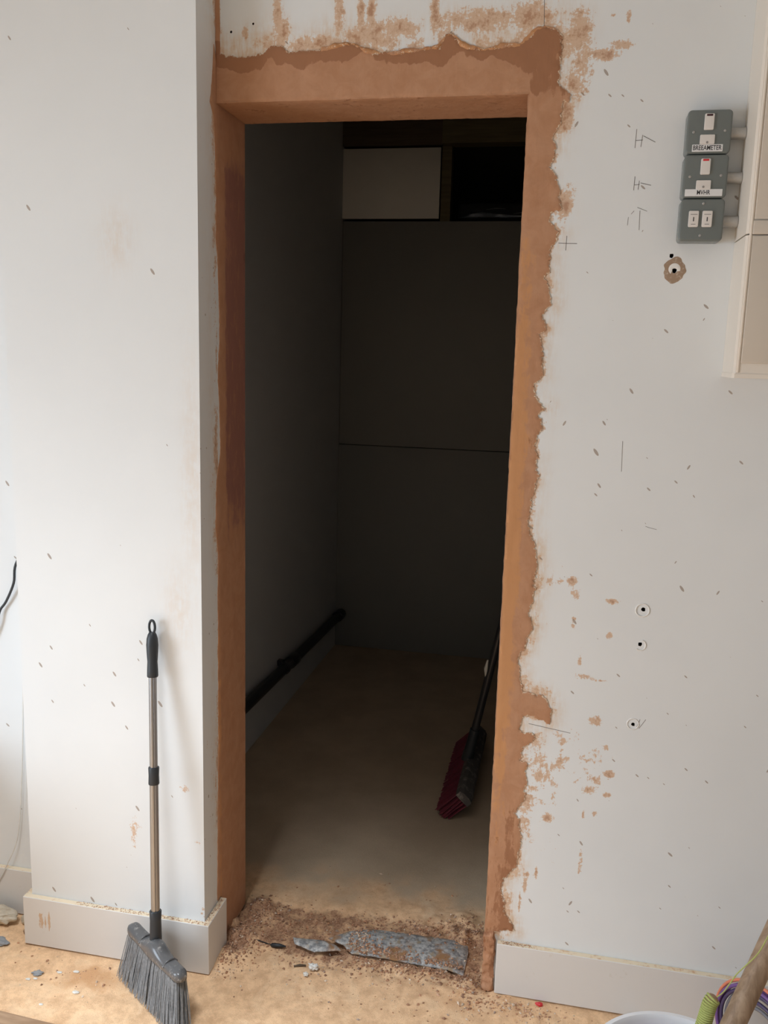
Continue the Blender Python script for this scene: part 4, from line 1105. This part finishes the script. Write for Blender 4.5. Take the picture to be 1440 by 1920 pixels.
def crumbs():
    N = 4600
    V, F, col = [], [], []
    pal = np.array([(0.45, 0.24, 0.14), (0.33, 0.17, 0.10), (0.55, 0.34, 0.22), (0.74, 0.60, 0.46), (0.25, 0.13, 0.08), (0.52, 0.26, 0.14), (0.40, 0.31, 0.25)])
    base = np.array([(1, 0, 0), (-1, 0, 0), (0, 1, 0), (0, -1, 0), (0, 0, 1), (0, 0, -1)], float)
    tri = [(0, 2, 4), (2, 1, 4), (1, 3, 4), (3, 0, 4), (2, 0, 5), (1, 2, 5), (3, 1, 5), (0, 3, 5)]
    spots = [(0.035, 0.05, 0.045, 0.05, 900), (0.03, -0.05, 0.035, 0.04, 450), (0.06, 0.17, 0.05, 0.03, 350), (0.66, 0.205, 0.045, 0.03, 600), (0.50, 0.195, 0.12, 0.018, 500), (0.69, 0.0, 0.022, 0.05, 300),
             (0.55, 0.02, 0.12, 0.02, 600), (0.30, 0.0, 0.18, 0.03, 380), (0.80, -0.06, 0.07, 0.02, 260), (0.5, -0.09, 0.28, 0.05, 220), (-0.3, -0.2, 0.14, 0.05, 80), (0.25, 0.12, 0.1, 0.05, 420), (0.4, 0.35, 0.18, 0.08, 45), (0.42, 0.055, 0.05, 0.012, 330), (0.58, 0.042, 0.05, 0.010, 280), (0.36, 0.10, 0.02, 0.02, 130)]
    k = 0
    for sx, sy, ax_, ay, cnt in spots:
        for _ in range(cnt):
            x = random.gauss(sx, ax_); y = random.gauss(sy, ay)
            if x < 0.022 and y > -0.135 and x > PIL_X - 0.03: continue
            if (x > XR - 0.006) and (y > -0.025): continue
            if x < 0.006 and y > -0.01: continue
            if -0.21 < x < 0.08 and y < -0.135: continue
            s = random.choice((0.0011, 0.0014, 0.0018, 0.0024, 0.0036)) * random.uniform(0.7, 1.3)
            z = float(floor_h(np.array([x]), np.array([y]))[0]) + s * 0.3
            if 0.34 < x < 0.665 and 0.042 < y < 0.155: z = max(z, 0.0078 + 0.010 * (1 - ((y - 0.0995) / 0.0635) ** 2) + s * 0.3)
            R3 = Matrix.Rotation(random.random() * 6.28, 3, 'Z') @ Matrix.Rotation(random.uniform(-0.6, 0.6), 3, 'X')
            b = len(V)
            for p in base:
                q = R3 @ Vector((p[0] * s * random.uniform(0.7, 1.8), p[1] * s * random.uniform(0.6, 1.2), p[2] * s * random.uniform(0.5, 1.0)))
                V.append((x + q.x, y + q.y, z + q.z))
            F += [tuple(b + i for i in t) for t in tri]
            c = pal[random.choices(range(7), (5, 4, 4, 1.2, 3, 3, 1) if cnt > 270 else (2, 0.8, 5, 5, 0.5, 3, 1))[0]] * random.uniform(0.8, 1.2)
            col += [c] * 6
    o = mobj('rubble', V, F, M_CRUMB)
    set_attr(o, np.array(col))
    tag(o, 'brown plaster crumbs and rubble scattered around the threshold', 'rubble', kind='stuff')
    # crumbs caught on the skirting tops
    for par, zt, gen, cnt in ((sk_p, 0.144, lambda: (random.uniform(-0.36, 0.015), random.uniform(yf + 0.002, PIL_Y - 0.002)), 260), (sk_p, 0.144, lambda: (random.uniform(0.002, SK - 0.001), random.uniform(-0.11, -0.01)), 90),
                              (sk_r, KH, lambda: (random.triangular(0.755, 0.86, 0.77), random.uniform(-SK + 0.002, -0.002)), 120)):
        V, F, col = [], [], []
        for _ in range(cnt):
            x, y = gen(); s = random.uniform(0.0007, 0.0018); b = len(V)
            for p in base: V.append((x + p[0] * s * random.uniform(0.7, 1.7), y + p[1] * s, zt + 0.0003 + s * 0.4 + p[2] * s * 0.6))
            F += [tuple(b + i for i in t) for t in tri]; col += [pal[random.choices(range(7), (3, 1, 4, 3, 1, 4, 0.5))[0]]] * 6
        q = mobj('crumbs', V, F, M_CRUMB, par); set_attr(q, np.array(col)); tag(q, kind='stuff')
crumbs()

def lump(name, c, size, mat, label, cat, seed=0, flat=0.6, group=None, amp=0.35, sub=2):
    bm = bmesh.new(); bmesh.ops.create_icosphere(bm, subdivisions=sub, radius=1)
    for v in bm.verts:
        n = fbm(np.array([v.co.x * 2.2 + seed * 7.7 + 20]), np.array([v.co.y * 2.2 + v.co.z * 1.7 + seed * 3.1 + 20]), 3)[0] - 0.5
        v.co = Vector((v.co.x * size[0], v.co.y * size[1], v.co.z * size[2])) * (1 + amp * 2 * n)
    zmin = min(v.co.z for v in bm.verts)
    fz = float(floor_h(np.array([c[0]]), np.array([c[1]]))[0])
    V = [(v.co.x + c[0], v.co.y + c[1], v.co.z - zmin + fz + c[2] - 0.001) for v in bm.verts]; F = [tuple(v.index for v in f.verts) for f in bm.faces]
    bm.free()
    return tag(mobj(name, V, F, mat), label, cat, group)
lump('plastic_bag', (-0.655, -0.060, 0), (0.075, 0.026, 0.024), M_BAG, 'crumpled cream plastic bag on the floor in the left recess', 'bag', 2, amp=0.32, sub=4)
lump('plaster_chunk', (-0.560, -0.045, 0), (0.020, 0.014, 0.013), M_BAG, 'pale plaster chunk between the bag and the pillar skirting', 'chunk', 5, sub=3)
lump('plaster_chunk', (-0.535, -0.085, 0), (0.010, 0.010, 0.009), M_PLANK, 'small brown plaster chunk at the corner of the pillar skirting', 'chunk', 8, sub=3)
lump('grey_flake', (-0.585, -0.140, 0), (0.030, 0.016, 0.006), M_GREYCHIP, 'broken blue-grey flake in front of the plastic bag', 'flake', 3, sub=3, amp=0.5)
lump('grey_flake', (-0.415, -0.222, 0), (0.015, 0.009, 0.004), M_GREYCHIP, 'small blue-grey flake lying before the pillar skirting', 'flake', 6, sub=3, amp=0.5)
CHIPS = ((-0.427, -0.246, 0.0055, 'cream paint chip in front of the small blue-grey flake, the left of two'), (-0.410, -0.240, 0.005, 'cream paint chip tucked against the front of the small blue-grey flake'),
         (-0.363, -0.205, 0.006, 'cream paint chip between the small blue-grey flake and the orange dust patch'), (-0.322, -0.193, 0.0065, 'cream paint chip lying in the orange dust before the pillar skirting'),
         (-0.283, -0.262, 0.0075, 'largest cream paint chip, nearest the broom bristles'), (-0.345, -0.318, 0.0045, 'smallest cream paint chip, nearest the wooden plank'))
for i, (x, y, q, lab) in enumerate(CHIPS):
    lump('paint_chip', (x, y, 0), (q * 1.3, q * 0.7, q * 0.4), M_PAPER, lab, 'chip', 9 + i, sub=2, group='cream chips before the pillar')
lump('white_scrap', (0.275, -0.040, 0.001), (0.014, 0.010, 0.008), M_WHITEWIRE, 'crumpled white scrap on the floor before the threshold', 'scrap', 4, amp=0.7, sub=3)
lump('white_scrap', (0.262, -0.066, 0.001), (0.007, 0.007, 0.005), M_PAPER, 'smaller pale scrap just in front of the crumpled white scrap', 'scrap', 7, amp=0.6, sub=3)
lump('red_scrap', (0.863, -0.030, 0), (0.010, 0.006, 0.005), M_RED, 'small red scrap against the skirting right of the doorway', 'scrap', 2, amp=0.4)
fz = lambda x, y: float(floor_h(np.array([x]), np.array([y]))[0])
tag(tube('wood_peg', [(0.221, -0.040, fz(0.221, -0.04) + 0.003), (0.236, -0.034, fz(0.236, -0.034) + 0.0035), (0.250, -0.027, fz(0.25, -0.027) + 0.003)], [0.0022, 0.0034, 0.0024], M_TIMBER2, None, 8), 'short brown wooden peg on the floor before the threshold', 'peg')
wc = empty('wire_connector', (0.155, 0.024, 0.0), 'small black wire connector with its lead lying in the threshold rubble', 'connector')
zc = fz(0.155, 0.024) + 0.009
tube('connector_body', [(0.136, 0.0225, zc), (0.139, 0.0228, zc), (0.160, 0.0255, zc), (0.170, 0.027, zc - 0.001), (0.177, 0.028, zc - 0.002)], [0.003, 0.0055, 0.0055, 0.0032, 0.0015], M_BLACKPL, wc, 10)
tube('lead', spline([(0.137, 0.0226, zc), (0.122, 0.024, zc + 0.002), (0.105, 0.026, zc + 0.004), (0.085, 0.028, zc + 0.006)], 5), 0.0014, M_BLACKPL, wc, 6)

v, f = box_vf((-0.34, -0.075, 0.0), (0.34, 0.075, 0.019))
pl = Matrix.Translation((-0.560, -0.4485, 0.001)) @ Matrix.Rotation(-0.055, 4, 'Z')
tag(mobj('wooden_plank', [tuple(pl @ Vector(p)) for p in v], f, M_PLANK), 'brown wooden plank on the floor at the bottom left corner', 'plank')

# ------------------------------------------------------------------ bucket corner at the bottom right
BC = (1.125, -0.512)
bk = empty('bucket', (*BC, 0), 'white plastic bucket, rim showing at the bottom edge beside the wooden pole', 'bucket')
lathe('bucket_shell', [(0.001, 0.006), (0.125, 0.006), (0.128, 0.012), (0.164, 0.268), (0.171, 0.268), (0.174, 0.274), (0.171, 0.281), (0.163, 0.281), (0.158, 0.274), (0.122, 0.014), (0.001, 0.014)], (*BC, 0), M_BUCKET, bk, 72)
tb = empty('purple_tub', (*BC, 0.014), 'purple tub nested inside the white bucket', 'tub')
lathe('tub_shell', [(0.001, 0.0165), (0.112, 0.0165), (0.147, 0.258), (0.151, 0.262), (0.147, 0.266), (0.142, 0.260), (0.108, 0.021), (0.001, 0.021)], (*BC, 0), M_PURPLE, tb, 64)
P1 = Vector((1.231, -0.42, 0.34)); dv = Vector((0.0645, 0.06, 0.137))
pa = [P1 + dv * t for t in (-2.15, -1, 0, 1, 2.5, 4.5, 6.2)]
tag(tube('wooden_pole', pa, [0.0215, 0.0222, 0.0218, 0.0222, 0.0216, 0.022, 0.0215], M_POLE, None, 20), 'weathered brown wooden pole standing in the bucket and leaning on the wall', 'pole')
gb = empty('string_bundle', (1.16, -0.47, 0.022), 'green string-wound bundle sticking out of the bucket beside the pole', 'bundle')
axis = spline([(1.145, -0.455, 0.034), (1.158, -0.436, 0.16), (1.172, -0.414, 0.28), (1.182, -0.407, 0.335), (1.189, -0.402, 0.365), (1.198, -0.398, 0.378)], 10)
tube('core', axis, [0.0115] * (len(axis) - 5) + [0.0115, 0.011, 0.010, 0.008, 0.005], M_PLANK, gb, 14)
hel = []
dist = 0.0
for k in range(len(axis) - 1):
    seg = axis[k + 1] - axis[k]; tt = seg.normalized(); a1 = tt.cross(Vector((0, 1, 0))).normalized(); a2 = tt.cross(a1)
    for q in range(24):
        p = axis[k].lerp(axis[k + 1], q / 24)
        if p.z < 0.17 or k > len(axis) - 5: continue
        an = (dist + seg.length * q / 24) / 0.0044 * 2 * math.pi
        hel.append(p + (a1 * math.cos(an) + a2 * math.sin(an)) * 0.0125)
    dist += seg.length
tube('string_winding', hel, 0.0023, M_GREEN, gb, 6)
tag(tube('green_string', spline([(1.200, -0.404, 0.381), (1.209, -0.412, 0.400), (1.219, -0.420, 0.43), (1.227, -0.424, 0.452), (1.240, -0.428, 0.475), (1.262, -0.424, 0.505), (1.285, -0.405, 0.545)], 6), 0.0013, M_GREEN, None, 6), 'thin green string rising from the bundle to the pole', 'string')
cc = empty('cable_coil', (1.345, -0.175, 0), 'coil of orange, purple and grey cable on the floor behind the pole', 'cable')
ph = math.radians(49)
for i, (rr, off, m, rad) in enumerate(((0.120, 0.004, M_ORANGE, 0.0038), (0.111, -0.004, M_PURPLE, 0.0042), (0.110, 0.006, M_PURPLE, 0.004), (0.101, -0.001, M_VIOLET, 0.0042), (0.093, 0.006, M_GREYCAB, 0.0042), (0.084, -0.003, M_VIOLET, 0.0042), (0.076, 0.004, M_GREYCAB, 0.0042), (0.067, 0.0, M_GREYCAB, 0.0042))):
    pts = []
    for a in np.linspace(0, 2 * math.pi, 49):
        e = Vector((math.cos(ph), -math.sin(ph), 0)); nrm = Vector((math.sin(ph), math.cos(ph), 0))
        pts.append(Vector((1.345, -0.175, 0.1245)) + e * rr * math.cos(a) + Vector((0, 0, rr * math.sin(a))) + nrm * off)
    tube('cable_loop', pts, rad, m, cc, 8, False)
v, f = box_vf((-0.03, -0.018, 0.0), (0.03, 0.018, 0.0012))
pl = Matrix.Translation((1.075, -0.062, 0.003)) @ Matrix.Rotation(0.75, 4, 'Z') @ Matrix.Rotation(0.06, 4, 'X')
tag(mobj('white_card', [tuple(pl @ Vector(p)) for p in v], f, M_PAPER), 'small white card on the floor by the skirting near the bucket', 'card')
